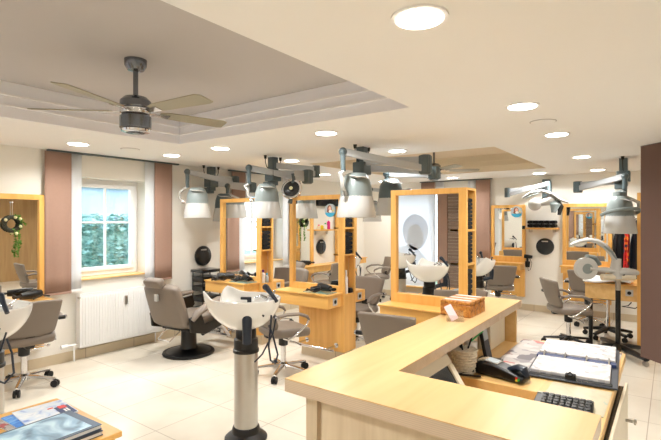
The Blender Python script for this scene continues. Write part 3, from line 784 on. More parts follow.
# ------------------------------------------------------------------ washbasin units
def basin():
    t = thing('washbasin', 'x', 'washbasin')
    # local: neck notch towards +y
    b = B(); b.lathe([(.155, 0), (.155, .012), (.135, .03), (.105, .05), (.098, .085), (.09, .095)]); b.build('base', 'black', t)
    b = B(); b.lathe([(.0865, .09), (.0865, .635)]); b.build('column', 'steel', t)
    b = B(); b.lathe([(.095, .635), (.095, .655), (.088, .66), (.088, .73), (.075, .74), (.075, .80), (.06, .82)]); b.build('collar', 'black', t)
    NU, NV = 40, 10
    def bowl(a, c):
        ph = 2 * PI * a; d = abs((ph + PI) % (2 * PI) - PI)      # 0 at the notch
        horn = math.exp(-((d - .62) / .26) ** 2); notch = math.exp(-(d / .33) ** 2); backr = math.exp(-((d - PI) / .9) ** 2)
        rx, ry = .24, .27
        R = 1.0 + .10 * horn - .24 * notch
        zr = 1.035 + .055 * horn - .085 * notch + .0 * backr
        e = c
        k = math.sin(e * PI / 2) ** .82
        z = .80 + (zr - .80) * (1 - math.cos(e * PI / 2)) ** .82
        cx = -.02 * (1 - e)
        return (math.sin(ph) * rx * R * k * 1.0, math.cos(ph) * ry * R * k + .02, z)
    b = B(); g = []
    for j in range(1, NV + 1):
        g.append([b.bm.verts.new(bowl(i / NU, j / NV)) for i in range(NU)])
    for j in range(NV - 1):
        for i in range(NU): b.bm.faces.new((g[j][i], g[j][(i + 1) % NU], g[j + 1][(i + 1) % NU], g[j + 1][i]))
    b.bm.faces.new(g[0][::-1])
    b.build('bowl', 'ceramic', t, solid=.02, bevel=.006, sub=1)
    dx_, dy_ = -.84, -.54
    q = lambda r_, z, l=0: (dx_ * r_ - .35 * l, dy_ * r_ + .937 * l, z)
    b = B(); b.tube([q(.145, .87), q(.175, .915), q(.20, .915), q(.212, .88), q(.21, .80), q(.205, .745)], [.026, .033, .035, .034, .031, .03], 14); b.tube([q(.205, .77), q(.08, .74)], [.026, .026], 12)
    b.build('drain_elbow', 'blueblk', t)
    b = B(); b.prism([q(.212, 1.0, -.03), q(.212, 1.07, -.03), q(.212, 1.07, .045), q(.212, 1.052, .045), q(.212, 1.05, .0), q(.212, 1.0, .0)], (dx_ * .012, dy_ * .012, 0)); b.build('rim_clamp', 'blueblk', t, bevel=.003)
    b = B(); b.cyl((0.02, -.19, .93), (0.02, -.19, 1.035), .022); b.tube([(.02, -.19, 1.02), (.01, -.12, 1.05), (.0, -.08, 1.03)], [.014, .012, .012]); b.ball((.02, -.19, 1.045), .026, 12, 8, (1, 1, .6)); b.cyl((.02, -.19, 1.05), (.06, -.21, 1.085), .006); b.build('mixer_tap', 'chrome', t)
    b = B(); b.tube([(-.03, -.27, 1.02), (-.025, -.22, 1.075), (-.02, -.18, 1.115)], [.013, .015, .022], 12); b.ball((-.018, -.172, 1.118), .024, 10, 6); b.build('hand_shower', 'blueblk', t)
    b = B()
    b.tube([(-.06, -.24, .93), (-.085, -.245, .84), (-.10, -.24, .72), (-.09, -.25, .62), (-.04, -.26, .585), (.02, -.25, .63), (.03, -.21, .75), (.015, -.18, .84)], .007, 8)
    b.tube([(-.03, -.26, .90), (-.055, -.25, .80), (-.10, -.19, .66), (-.10, -.13, .60)], .006, 8)
    b.build('hose', 'blueblk', t)
    b = B(); b.cyl((-.128, -.215, .935), (-.118, -.205, .935), .007); b.build('rivet', 'rub', t)
    return t
pb = basin(); pb.location = (2.362, 2.518, 0); pb.rotation_euler = (0, 0, math.radians(16)); pb['label'] = 'white ceramic washbasin on a steel column in front, whole and nearest'; pb['group'] = 'column washbasins'
dup(pb, (1.10, 3.60, 0), 10, 'white washbasin cut off by the left edge of the photo', 'column washbasins')
dup(pb, (6.6, 2.25, 0), 100, 'white washbasin seen right of the nearest mirror station, before the small back mirror', 'column washbasins')
dup(pb, (5.64, 3.93, 0), 36, 'white washbasin beyond the gap between middle and nearest mirror stations', 'column washbasins')

# ------------------------------------------------------------------ hood dryers
def ceiling_post(x, y, label, box_z=2.16, rz=0):
    t = thing('ceiling_post', label, 'ceiling mount', (x, y, 0), rz)
    b = B(); b.box(-.045, .045, -.045, .045, 2.02, CH - .001); b.build('column', 'hood_dark', t, bevel=.004)
    b = B(); b.box(-.075, .075, -.07, .07, 2.07, 2.2); b.box(-.085, .03, -.03, .09, 1.98, 2.06); b.build('mount_box', 'hood_dark', t, bevel=.008)
    b = B(); b.cyl((0, 0, CH - .012), (0, 0, CH - .0005), .07); b.build('ceiling_plate', 'white', t)
    for s_ in (-1, 1):
        b = B(); b.tube([(s_ * .13, 0, CH - .03), (s_ * .13, 0, 2.29), (s_ * .11, 0, 2.24), (s_ * .06, 0, 2.2)], .005, 6); b.cyl((s_ * .13, 0, CH - .04), (s_ * .13, 0, CH - .0005), .014, .02, 10); b.build('cable', 'rub', t)
    return t
def flat_arm(b, p0, p1, h=.07, w=.04):
    p0, p1 = V(p0), V(p1); d = (p1 - p0); dn = d.normalized(); side = dn.cross(V((0, 0, 1))).normalized()
    pts = []
    for q in (p0, p1):
        for (a, c) in ((-1, -1), (1, -1), (1, 1), (-1, 1)):
            pts.append(q + side * a * w / 2 + V((0, 0, 1)) * c * h / 2)
    vs = [b.bm.verts.new(p) for p in pts]
    for f in ((0, 1, 2, 3), (7, 6, 5, 4), (0, 4, 5, 1), (1, 5, 6, 2), (2, 6, 7, 3), (3, 7, 4, 0)): b.bm.faces.new([vs[i] for i in f])
def hood_dryer(label, post, joint, elbow, hood_xy, hood_z, z1=2.17, z2=(2.11, 2.19), R=.18, H=.40, dark_top=False, ring=False, face=None):
    """post, joint, elbow: xy of the folding arm; hood hangs below the elbow"""
    t = thing('hood_dryer', label, 'hair dryer', (hood_xy[0], hood_xy[1], 0))
    hx, hy = hood_xy
    L = lambda p: (p[0] - hx, p[1] - hy)
    J = L(joint); E = L(elbow); P_ = L(post)
    b = B(); flat_arm(b, (*P_, z1), (*J, z1)); b.build('inner_arm', 'arm', t, bevel=.006)
    b = B(); flat_arm(b, (*J, z2[0]), (*E, z2[1])); b.build('outer_arm', 'arm', t, bevel=.006)
    b = B(); b.cyl((*J, z2[0] - .055), (*J, z1 + .05), .056); b.box(J[0] - .052, J[0] + .052, J[1] - .052, J[1] + .052, z2[0] - .045, z1 + .045); b.build('joint', 'hood_dark', t, bevel=.01)
    zh = hood_z + H
    b = B(); b.ball((*E, z2[1] + .0), .042, 12, 8); b.tube([(*E, z2[1]), (*E, zh + .06), (E[0] * .97, E[1] * .97, zh + .0)], [.028, .024, .024], 12); b.build('drop_tube', 'hood_dark', t)
    # curved bracket to the hood side
    dn = V((E[0], E[1], 0)); dn = dn.normalized() if dn.length > .01 else V((-1, 0, 0))
    b = B(); e3 = V((E[0], E[1], zh)); side = V((-dn.y, dn.x, 0))
    p = [e3, e3 + dn * .05 + V((0, 0, -.02)), dn * (R + .05) + V((0, 0, zh - .07)), dn * (R + .05) + V((0, 0, zh - .14)), dn * (R * .93) + V((0, 0, hood_z + H * .52))]
    b.tube(p, [.02, .024, .026, .022, .018], 10, flat=.7); b.build('bracket', 'skirt', t)
    b = B(); q = dn * (R * .95) + V((0, 0, hood_z + H * .52)); b.cyl(q - dn * .01, q + dn * .035, .018, n=12); b.build('pivot_knob', 'amber' if ring is None else 'steel', t)
    a = R
    b = B(); b.lathe([(a * .82, zh - H * .55), (a * .81, zh - H * .42), (a * .74, zh - H * .22), (a * .62, zh - H * .08), (a * .50, zh - .005), (a * .40, zh), (a * .05, zh + .002)]); b.build('dome', 'hood_dark' if dark_top else 'hood_grey', t)
    # skirt as a shell, open below
    b = B(); n_ = 32; prof = [(a * .80, zh - H * .5), (a * .84, zh - H * .56), (a * .93, zh - H * .75), (a * 1.0, zh - H + .01), (a * .99, zh - H), (a * .93, zh - H + .005), (a * .86, zh - H * .75), (a * .76, zh - H * .56)]
    g = [[b.bm.verts.new((r * math.cos(2 * PI * j / n_), r * math.sin(2 * PI * j / n_), z)) for j in range(n_)] for r, z in prof]
    for i in range(len(g)):
        for j in range(n_): b.bm.faces.new((g[i][j], g[i][(j + 1) % n_], g[(i + 1) % len(g)][(j + 1) % n_], g[(i + 1) % len(g)][j]))
    b.build('skirt', 'skirt', t)
    # front visor
    b = B(); f = V(face) if face else V((-.6, -.6, 0)); f.normalize(); sd = V((-f.y, f.x, 0))
    c0 = f * a * .62 + V((0, 0, zh - H * .12))
    b.tube([c0 - sd * .09 + V((0, 0, .02)), c0 - sd * .03 + f * .03, c0 + sd * .04 + f * .03, c0 + sd * .1 + V((0, 0, -.01))], [.012, .03, .03, .01], 10, flat=.3, up=(0, 0, 1)); b.build('visor', 'skirt', t)
    if ring:
        b = B(); pts = []
        for k in range(25):
            an = math.atan2(f.y, f.x) - 1.9 + 3.8 * k / 24
            pts.append((math.cos(an) * a * 1.12, math.sin(an) * a * 1.12, zh - H * .5 + .07 * math.sin(PI * k / 24)))
        b.tube(pts, .014, 8, flat=1.5); b.build('ring_bracket', 'hood_grey', t)
        b = B(); b.cyl((E[0], E[1], zh), (E[0] * .3, E[1] * .3, zh + .08), .022); b.lathe([(a * .42, zh - .02), (a * .42, zh + .05), (a * .2, zh + .07)]); b.build('neck', 'hood_grey', t)
    return t
ceiling_post(4.07, 2.60, 'dark grey ceiling post carrying the large hood dryer between middle and nearest mirrors')
hood_dryer('large grey and white hood dryer hanging nearest, left of the biggest mirror', (4.04, 2.56), (4.27, 1.98), (3.58, 2.50), (3.81, 2.50), 1.625, z1=2.20, z2=(2.11, 2.245), R=.195, H=.435)
hood_dryer('hood dryer with dark dome half hidden behind the biggest mirror frame', (4.06, 2.6), (4.80, 2.12), (4.55, 2.58), (4.50, 2.50), 1.65, z1=2.14, z2=(2.10, 2.12), R=.165, dark_top=True)
ceiling_post(4.09, 3.89, 'dark grey ceiling post above the middle mirror station')
hood_dryer('grey and white hood dryer hanging before the middle window, left of the middle mirror', (4.09, 3.89), (4.42, 3.62), (3.78, 3.98), (3.88, 3.79), 1.62, z1=2.17, z2=(2.10, 2.21), R=.175)
ceiling_post(4.30, 5.30, 'dark grey ceiling post at the window wall above the black tray rack')
hood_dryer('grey and white hood dryer hanging by the wall above the black round mirror', (4.30, 5.30), (4.72, 5.28), (3.80, 5.17), (3.89, 5.08), 1.63, z1=2.21, z2=(2.15, 2.24), R=.175)
hood_dryer('hood dryer with dark dome behind the one by the wall, touching the farthest mirror', (4.32, 5.28), (4.92, 5.12), (4.48, 5.16), (4.45, 5.2), 1.58, z1=2.12, z2=(2.07, 2.09), R=.16, dark_top=True)
ceiling_post(7.95, 4.35, 'grey ceiling post in the far corner above the corner chair')
hood_dryer('hood dryer in the far corner, its skirt showing under the nearest dryer', (7.95, 4.35), (8.3, 4.2), (7.62, 4.66), (7.56, 4.60), 1.57, R=.18)
ceiling_post(6.72, .48, 'grey ceiling post beside the dark brown panel at right')
hood_dryer('pale grey hood dryer with ring bracket hanging in front of the coats', (6.72, .48), (7.12, 1.04), (6.50, .45), (6.46, .50), 1.44, z1=2.08, z2=(2.03, 2.12), R=.18, H=.44, ring=True)

# second joints/arms and ring heater on the middle post
t = thing('ring_heater', 'ring shaped hair heater with dark grille on a jointed arm above the middle mirror', 'hair dryer', (4.17, 3.66, .04))
b = B(); flat_arm(b, (-.10, .22, 2.22), (.45, -.02, 2.20)); flat_arm(b, (.45, -.02, 2.15), (.02, .0, 2.12)); b.build('jointed_arm', 'arm', t, bevel=.006)
b = B(); b.cyl((.45, -.02, 2.10), (.45, -.02, 2.25), .046); b.build('joint', 'hood_dark', t)
R_ = Matrix.Rotation(math.radians(-62), 4, V((.6, -.8, 0))) @ Matrix.Rotation(math.radians(90), 4, 'X')
Rf = Matrix.Rotation(math.atan2(-.4, -.92), 4, 'Z') @ Matrix.Rotation(math.radians(70), 4, 'Y')
b = B(); n_ = 28
rg = [[(Rf @ V(((.112 + .017 * math.cos(q)) * math.cos(p), (.112 + .017 * math.cos(q)) * math.sin(p), .017 * math.sin(q)))) + V((0, 0, 1.93)) for q in [2 * PI * k / 8 for k in range(8)]] for p in [2 * PI * k / n_ for k in range(n_)]]
vv = [[b.bm.verts.new(p) for p in r] for r in rg]
for i in range(n_):
    for j in range(8): b.bm.faces.new((vv[i][j], vv[(i + 1) % n_][j], vv[(i + 1) % n_][(j + 1) % 8], vv[i][(j + 1) % 8]))
b.build('ring', 'chrome', t)
b = B(); b.lathe([(.103, -.004), (.103, .004), (.04, .02), (.036, .03)], (0, 0, 1.93), 24, Rf); b.build('grille', 'screen', t)
b = B(); b.lathe([(.022, .0), (.022, .035)], (0, 0, 1.93), 14, Rf); b.build('lamp_cap', 'cream_fl', t)
b = B(); b.tube([(.02, 0, 2.12), (.04, .0, 2.05), (.02, .02, 1.96)], [.02, .022, .016]); b.tube([(.02, .02, 1.96), (.02, .02, 1.84), (.0, .03, 1.76)], [.02, .022, .028]); b.build('stem', 'hood_dark', t)

# ------------------------------------------------------------------ hair processors
def petal(b, pts, w0=.05, th=.35):
    k = len(pts); b.tube(pts, [w0 * (.55 + .45 * math.sin(PI * (i + .4) / (k - .2))) for i in range(k)], 10, flat=th, up=(0, 0, 1))
t = thing('hair_processor', 'white three armed hair processor on a wall arm above the black towels', 'hair processor', (8.18, 1.68, 0))
# arm from the wall
b = B(); b.box(.38, .485, .0, .12, 1.95, 2.3); b.build('wall_mount', 'hood_dark', t, bevel=.01)
b = B(); flat_arm(b, (.42, 0, 2.2), (.02, .60, 2.10)); flat_arm(b, (.02, .60, 2.03), (.10, -.05, 2.21)); b.build('jointed_arm', 'arm', t, bevel=.006)
b = B(); b.cyl((.02, .60, 1.99), (.02, .60, 2.15), .045); b.build('joint', 'hood_dark', t)
b = B(); b.tube([(.10, -.05, 2.24), (.10, -.07, 2.0), (.06, -.05, 1.9)], [.03, .028, .03]); b.build('drop_tube', 'hood_dark', t)
b = B(); b.ball((-.05, .14, 1.86), .105, 18, 10); b.build('motor_ball', 'skirt', t)
b = B(); b.tube([(-.05, .12, 1.86), (0, .02, 1.89), (.05, -.08, 1.93), (.06, -.14, 1.92)], [.05, .06, .09, .06], 14); b.build('neck', 'skirt', t)
b = B(); petal(b, [(.0, .34, 1.97), (.0, .2, 2.06), (.02, .05, 2.08), (.04, -.1, 2.03), (.06, -.22, 1.93), (.08, -.34, 1.88)], .08); b.build('upper_heater_arm', 'skirt', t)
b = B(); petal(b, [(-.06, .28, 1.96), (-.06, .2, 2.0), (-.05, .08, 2.04)], .04, .3); b.build('side_heater_arm', 'hood_grey', t)
b = B(); petal(b, [(.03, -.12, 1.95), (.0, -.16, 1.85), (-.02, -.14, 1.72)], .08); b.build('lower_heater_arm', 'hood_grey', t)
b = B(); petal(b, [(.12, -.18, 1.95), (.12, -.22, 1.82), (.10, -.2, 1.68)], .055); b.build('rear_heater_arm', 'screen', t)
b = B(); b.tube([(.06, -.05, 1.93), (.10, -.06, 1.94)], [.03, .03]); b.build('pivot', 'screen', t)

t = thing('hair_processor_stand', 'white hair processor with curved arm on a black wheeled stand at right', 'hair processor', (6.50, .52, 0), 0)
# local axes: image right = (.595,-.804)
rt = V((.595, -.804, 0)); fw = V((.804, .595, 0))
def I(r_, z, d=0): return rt * r_ + fw * d + V((0, 0, z))
b = B(); b.cyl(I(0, .1), I(0, .86), .028); b.build('pole', 'black', t)
b = B(); b.cyl(I(0, .76), I(0, .9), .03); b.build('pole_sleeve', 'steel', t)
for k, (r_, d) in enumerate(((-.2, .06), (.05, .4), (.26, .0), (.0, -.5), (-.2, -.27))):
    b = B(); b.tube([I(0, .095), I(r_ * .5, .09, d * .5), I(r_, .075, d)], [.055, .05, .035], 10, flat=.6, up=(0, 0, 1)); lg = b.build('leg', 'black', t)
    b = B(); q = I(r_ * .97, .028, d * .97); b.cyl(q - fw * .02, q + fw * .02, .028, n=14); b.build('caster', 'steel', lg)
b = B(); b.tube([I(-.19, .915, 0), I(.0, .92), (I(.19, .915))], [.05, .055, .05], 12, flat=.8, up=(0, 0, 1)); b.build('control_box', 'cream_plastic', t)
b = B(); b.tube([I(-.02, .90), I(-.03, 1.02), I(-.015, 1.14)], [.065, .06, .05], 14); b.tube([I(-.02, .97), I(.10, .98), I(.20, .97), I(.235, .965)], [.07, .065, .055, .035], 14, flat=.75); b.build('housing', 'skirt', t)
b = B(); b.tube([I(-.03, 1.10), I(-.07, 1.19), I(-.15, 1.28), I(-.25, 1.345), I(-.37, 1.365), I(-.48, 1.34), I(-.57, 1.30)], [.04, .045, .048, .05, .045, .04, .02], 12, flat=.6); b.build('curved_heater_arm', 'skirt', t)
b = B(); b.tube([I(-.04, 1.13, -.03), I(-.10, 1.22, -.035), I(-.19, 1.29, -.035)], [.018, .028, .02], 10, flat=.5); b.build('heater_grille', 'hood_grey', t)
b = B(); b.tube([I(-.02, .99), I(-.15, 1.0), I(-.27, 1.01), I(-.36, 1.02)], [.05, .055, .04, .06], 12, flat=.6); b.build('lower_arm', 'skirt', t)
Tf = Matrix.Rotation(math.atan2(-fw.y, -fw.x), 4, 'Z') @ Matrix.Rotation(PI / 2, 4, 'Y')
b = B(); b.lathe([(.13, -.035), (.135, 0), (.13, .03), (.105, .04)], tuple(I(-.385, 1.02, 0)), 32, Tf); b.build('round_shell', 'skirt', t)
b = B(); b.lathe([(.065, .035), (.06, .046)], tuple(I(-.385, 1.02, 0)), 24, Tf); b.build('hub_cap', 'hood_grey', t)
b = B(); b.tube([I(-.33, 1.16, .08), I(-.25, 1.14, .08), I(-.18, 1.06, .08)], [.05, .07, .05], 12, flat=.5); b.build('rear_shell', 'hood_grey', t)
b = B(); b.cyl(I(.03, .955, -.062), I(.03, .955, -.05), .016, n=12); b.build('button', 'rub', t)

# ------------------------------------------------------------------ back wall bits
t = thing('towel_shelf', 'beech wall shelf holding black towels above the black round mirror', 'shelf', (8.668, 1.795, 1.47))
b = B(); b.box(-.24, -.001, -.25, .25, -.03, 0); b.build('board', 'beech_h', t, bevel=.003)
b = B(); b.box(-.2, -.001, -.2, -.18, -.08, -.03); b.box(-.2, -.001, .18, .2, -.08, -.03); b.build('shelf_bracket', 'steel', t)
for k in range(5):
    for j in range(2):
        if j == 1 and k == 4: pass
        b = B(); x = 8.44; y0 = 1.57 + k * .09
        sec = [(math.copysign(abs(math.cos(a)) ** .6, math.cos(a)) * .042, math.copysign(abs(math.sin(a)) ** .7, math.sin(a)) * .03) for a in [2 * PI * q / 12 for q in range(12)]]
        b.prism([(x, y0 + p[0] + .04, 1.502 + j * .061 + p[1]) for p in sec], (.2, 0, 0))
        tag(b.build('towel', 'blackfab', bevel=.004), 'rolled black towel on the wall shelf above the black round mirror', 'towel', 'towels on the back wall shelf')

def round_mirror(loc, rz, r, label):
    t = thing('round_mirror', label, 'mirror', loc, rz)
    T = Matrix.Rotation(PI / 2, 4, 'X')
    B().lathe([(r * .9, 0), (r, .008), (r, .02), (r * .96, .026)], n=36, T=T).build('shell', 'black', t)
    B().lathe([(r * .93, .0265), (r * .9, .029)], n=36, T=T).build('face', 'screen', t)
    b = B(); b.box(-r * .35, r * .35, -.032, -.026, r * .55, r * .68); b.build('hand_grip', 'steel', t, bevel=.003)
    return t
round_mirror((4.30, 5.495, 1.08), 0, .145, 'black round hand mirror hanging on the wall under the farthest hood dryer')
round_mirror((8.665, 1.77, 1.14), -90, .145, 'black round hand mirror hanging on the back wall under the towel shelf')
round_mirror((1.33, 5.495, 1.08), 0, .145, 'black round hand mirror on the window wall, reflected in the middle mirror')
# coats on hooks
t = thing('coat_rack', 'chrome coat rail with hooks on the back wall at the right', 'coat rack', (8.66, .45, 1.62))
b = B(); b.cyl((-.05, -.3, 0), (-.05, .25, 0), .012); b.cyl((0, -.2, 0), (-.05, -.2, 0), .01); b.cyl((0, .2, 0), (-.05, .2, 0), .01); b.build('rail', 'chrome', t)
for k in range(4):
    b = B(); y = -.15 + k * .1; b.tube([(-.05, y, 0), (-.09, y, -.03), (-.11, y, .0)], .005, 6); b.build('hook', 'chrome', t)
def coat(y, x, w, z1, z0, mat, label):
    b = B(); rnd = random.Random(int(y * 100))
    n_ = 24; rows = 12; g = []
    for j in range(rows + 1):
        c = j / rows; z = z1 + (z0 - z1) * c; sw = .25 + .75 * min(1, c * 3) ** .7
        g.append([b.bm.verts.new((x + math.cos(a) * .05 * sw * (1 + .25 * math.sin(a * 6 + y * 9)), y + math.sin(a) * w * sw * (1 + .12 * math.sin(a * 5 + c)) + .02 * c, z + (.03 * math.sin(a * 3) if j == rows else 0))) for a in [2 * PI * k / n_ for k in range(n_)]])
    for j in range(rows):
        for i in range(n_): b.bm.faces.new((g[j][i], g[j][(i + 1) % n_], g[j + 1][(i + 1) % n_], g[j + 1][i]))
    b.bm.faces.new(g[0]); b.bm.faces.new(g[-1][::-1])
    tag(b.build('coat', mat), label, 'coat')
coat(.65, 8.56, .085, 1.6, .62, 'blackfab', 'black coat hanging leftmost on the coat rail')
coat(.55, 8.45, .035, 1.6, .85, 'floral', 'red floral garment hanging between the two dark coats')
coat(.42, 8.54, .085, 1.6, .5, 'blueblk', 'dark navy coat hanging rightmost on the coat rail')

# station by the dark panel (mirror faces the room's left)
t = thing('mirror_station', 'beech station with a socket at its shelf end, beside the dark brown panel', 'mirror', (6.70, .34, 0))
b = B(); b.box(0, .06, -.20, 0, .0, 1.93); b.box(.72, .8, -.20, 0, 0, 1.93); b.box(.06, .72, -.2, 0, 1.87, 1.93); b.box(.06, .72, -.2, 0, .08, .86); b.build('frame', 'beech', t, bevel=.003)
b = B(); b.box(.06, .72, -.06, -.055, .86, 1.87); b.build('mirror_glass', 'mirror', t, smooth=False)
b = B(); b.box(.06, .72, -.19, -.065, .86, 1.87); b.build('backing', 'beech', t)
b = B(); b.box(.03, .78, .001, .56, .60, .785); sh = b.build('shelf_box', 'desk_wood', t, bevel=.004)
b = B(); b.box(.024, .03, .04, .12, .665, .745); b.build('socket', 'socket', sh, bevel=.003)
b = B(); b.cyl((.018, .08, .705), (.024, .08, .705), .022); b.build('socket_well', 'screen', sh)
b = B(); b.box(.02, .79, .001, .57, .786, .80); b.build('shelf_top', 'beech_h', t, bevel=.003)
b = B(); b.cyl((.06, .5, .0), (.06, .5, .6), .025, n=14); b.build('support_leg', 'black', t)
b = B(); b.tube([(.05, .06, .59), (.03, .09, .55), (.06, .16, .53), (.04, .02, .52), (.05, -.02, .56)], .006, 6); b.build('power_cable', 'rub', t)
# towel on that shelf
def cloth(a, c):
    return (6.71 + .36 * a + .01 * math.sin(c * 9), .40 + .52 * c + .012 * math.sin(a * 8), .815 + .022 * math.sin(a * 5 + 1) * math.sin(c * 6) + .02)
B_ = B(); B_.grid(cloth, 14, 14); tag(B_.build('towel', 'white', solid=.03, bevel=.01), 'crumpled white towel lying on the shelf under the white hair processor', 'towel')

# dark brown panel
t = thing('partition_panel', 'tall dark brown panel cutting off the right edge', 'partition', (5.79, .262, 0))
dd = V((-.711, -.703, 0)).normalized(); nn = V((dd.y, -dd.x, 0))
b = B(); a0 = V((0, 0, .2)); p = [a0, a0 + dd * 1.25, a0 + dd * 1.25 - nn * .03, a0 - nn * .03]; b.prism(p, (0, 0, CH - .205)); b.build('panel', 'dark_panel', t)
b = B(); a0 = V((0, 0, CH - .004)) + nn * .01; b.prism([a0, a0 + dd * 1.25, a0 + dd * 1.25 - nn * .05, a0 - nn * .05], (0, 0, .003)); b.build('top_rail', 'hood_dark', t)
b = B(); a0 = V((0, 0, .18)) + nn * .004; b.prism([a0, a0 + dd * 1.25, a0 + dd * 1.25 - nn * .038, a0 - nn * .038], (0, 0, .02)); b.build('bottom_bar', 'dark_panel', t)

# ------------------------------------------------------------------ tray rack beside farthest station
t = thing('tray_trolley', 'black tray trolley between the wall and the farthest mirror station', 'trolley', (4.24, 5.33, 0))
b = B()
for x in (-.15, .15): 
    for y in (-.11, .11): b.cyl((x, y, .06), (x, y, .87), .009, n=8)
b.build('frame', 'black', t)
for z in (.30, .46, .60, .73):
    b = B(); b.box(-.16, .16, -.12, .12, z, z + .075); tr = b.build('tray', 'black', t, bevel=.008)
    b = B(); b.box(-.12, .12, -.128, -.12, z + .03, z + .05); b.build('tray_handle', 'screen', tr)
b = B(); b.box(-.175, .175, -.13, .13, .865, .905); b.build('top_tray', 'screen', t, bevel=.006)
for x in (-.14, .14):
    for y in (-.1, .1):
        b = B(); b.cyl((x - .01, y, .03), (x + .01, y, .03), .03, n=14); b.cyl((x, y, .03), (x, y, .07), .008, n=8); b.build('caster', 'rub', t)

# ------------------------------------------------------------------ ceiling fans
def fan(loc, rz, label):
    t = thing('ceiling_fan', label, 'ceiling fan', loc, rz)
    b = B(); b.lathe([(.02, -.075), (.05, -.07), (.068, -.04), (.07, -.001)]); b.build('canopy', 'fan_metal', t)
    b = B(); b.cyl((0, 0, -.24), (0, 0, -.07), .016, n=14); b.build('down_rod', 'fan_metal', t)
    b = B(); b.lathe([(.03, -.235), (.07, -.245), (.095, -.27), (.098, -.31), (.085, -.325)][::-1]); b.build('motor_cap', 'fan_metal', t)
    b = B(); b.lathe([(.075, -.365), (.095, -.355), (.098, -.325), (.07, -.32)]); b.build('blade_ring', 'chrome', t)
    b = B(); b.lathe([(.085, -.455), (.097, -.445), (.097, -.37), (.08, -.36)]); b.build('motor_housing', 'fan_metal', t)
    b = B(); b.lathe([(.06, -.475), (.088, -.468), (.092, -.455)]); b.build('bottom_collar', 'chrome', t)
    b = B(); b.lathe([(.02, -.482), (.055, -.478), (.06, -.474)]); b.build('bottom_grille', 'screen', t)
    for k, an in enumerate(FANG):
        a = math.radians(an); R = Matrix.Rotation(a, 4, 'Z') @ Matrix.Rotation(math.radians(-11), 4, 'X')
        pts = []
        for (x, y) in ((.155, -.035), (.22, -.055), (.60, -.068), (.635, -.05), (.64, .05), (.605, .062), (.22, .05), (.155, .035)):
            pts.append(R @ V((x, y, 0)) + V((0, 0, -.338)))
        up = R @ V((0, 0, 1)) - R @ V((0, 0, 0))
        b = B(); b.prism(pts, up * .006); bl = b.build('blade', 'blade', t, bevel=.002)
        b = B(); b.prism([R @ V(q) + V((0, 0, -.345)) for q in ((.085, -.018, 0), (.22, -.03, 0), (.22, .03, 0), (.085, .018, 0))], up * .006); b.build('blade_arm', 'chrome', bl)
    return t
FANG = (-84, -12, 60, 132, 204)
fan((1.66, 2.80, CH + .27), 0, 'pewter ceiling fan with four pale blades in the near ceiling recess')
fan((6.15, 2.72, CH + .27), 30, 'ceiling fan in the far ceiling recess, partly hidden by dryer arms')

# ------------------------------------------------------------------ downlights
LP = [(1.61, .77), (3.27, .81), (4.53, .83), (6.32, .88), (8.09, .91), (4.56, 2.45), (3.25, 2.45), (4.5, 3.95), (3.27, 3.88), (3.28, 4.76), (2.23, 4.81), (8.05, 3.2), (8.1, 1.74), (8.0, 4.6), (6.2, 4.7), (.4, 4.8), (-.4, 2.6), (-.4, .8), (3.2, -1.2), (6.0, -1.4), (1, -1.2)]
LB = ['largest downlight, nearest at the top of the photo', 'second downlight of the row running along the right side', 'third downlight of the right hand row, beside the round speaker', 'fourth downlight of the right hand row', 'farthest downlight of the right hand row near the back wall', 'downlight above the dryer arms left of the far ceiling recess', 'downlight just beyond the corner of the near ceiling recess', 'downlight above the middle station near the ring heater', 'downlight above the barber chair side, beyond the near recess', 'downlight near the window wall between fan and far dryer', 'downlight above the left window panel', 'small downlight near the back wall above the nearest mirror station', 'small downlight above the wall mounted hair processor', 'downlight in the far corner above the corner chair', 'downlight above the middle window beyond the mirrors', 'downlight behind the camera by the left wall', 'downlight behind the camera left', 'downlight behind the camera right', 'downlight in the right part of the room behind the counter', 'downlight in the far right part of the room', 'downlight right of the camera']
for (x, y), lb in zip(LP, LB):
    t = thing('downlight', 'round white recessed ' + lb, 'ceiling light', (x, y, CH), 0)
    B().lathe([(.108, -.008), (.108, -.0005)], n=32).build('trim_ring', 'white', t)
    B().lathe([(.088, -.0115), (.088, -.0085)], n=32).build('diffuser', 'lamp', t)
    ld = bpy.data.lights.new('downlight_lamp', 'AREA'); ld.shape = 'DISK'; ld.size = .17; ld.energy = 11.8; ld.color = (1, .983, .95); ld.spread = math.radians(150)
    lo = bpy.data.objects.new('lamp', ld); col.objects.link(lo); lo.location = (0, 0, -.016); lo.parent = t
for (x, y), lb in (((2.74, 4.73), 'flat round ceiling speaker near the window wall beside the fan'), ((3.89, .81), 'flat round ceiling speaker between two downlights of the right row')):
    t = thing('ceiling_speaker', lb, 'speaker', (x, y, CH))
    B().lathe([(.09, -.006), (.09, -.0005)], n=28).build('grille', 'ceil', t)
    B().lathe([(.098, -.004), (.098, -.0005)], n=28).build('rim', 'tray_top', t)

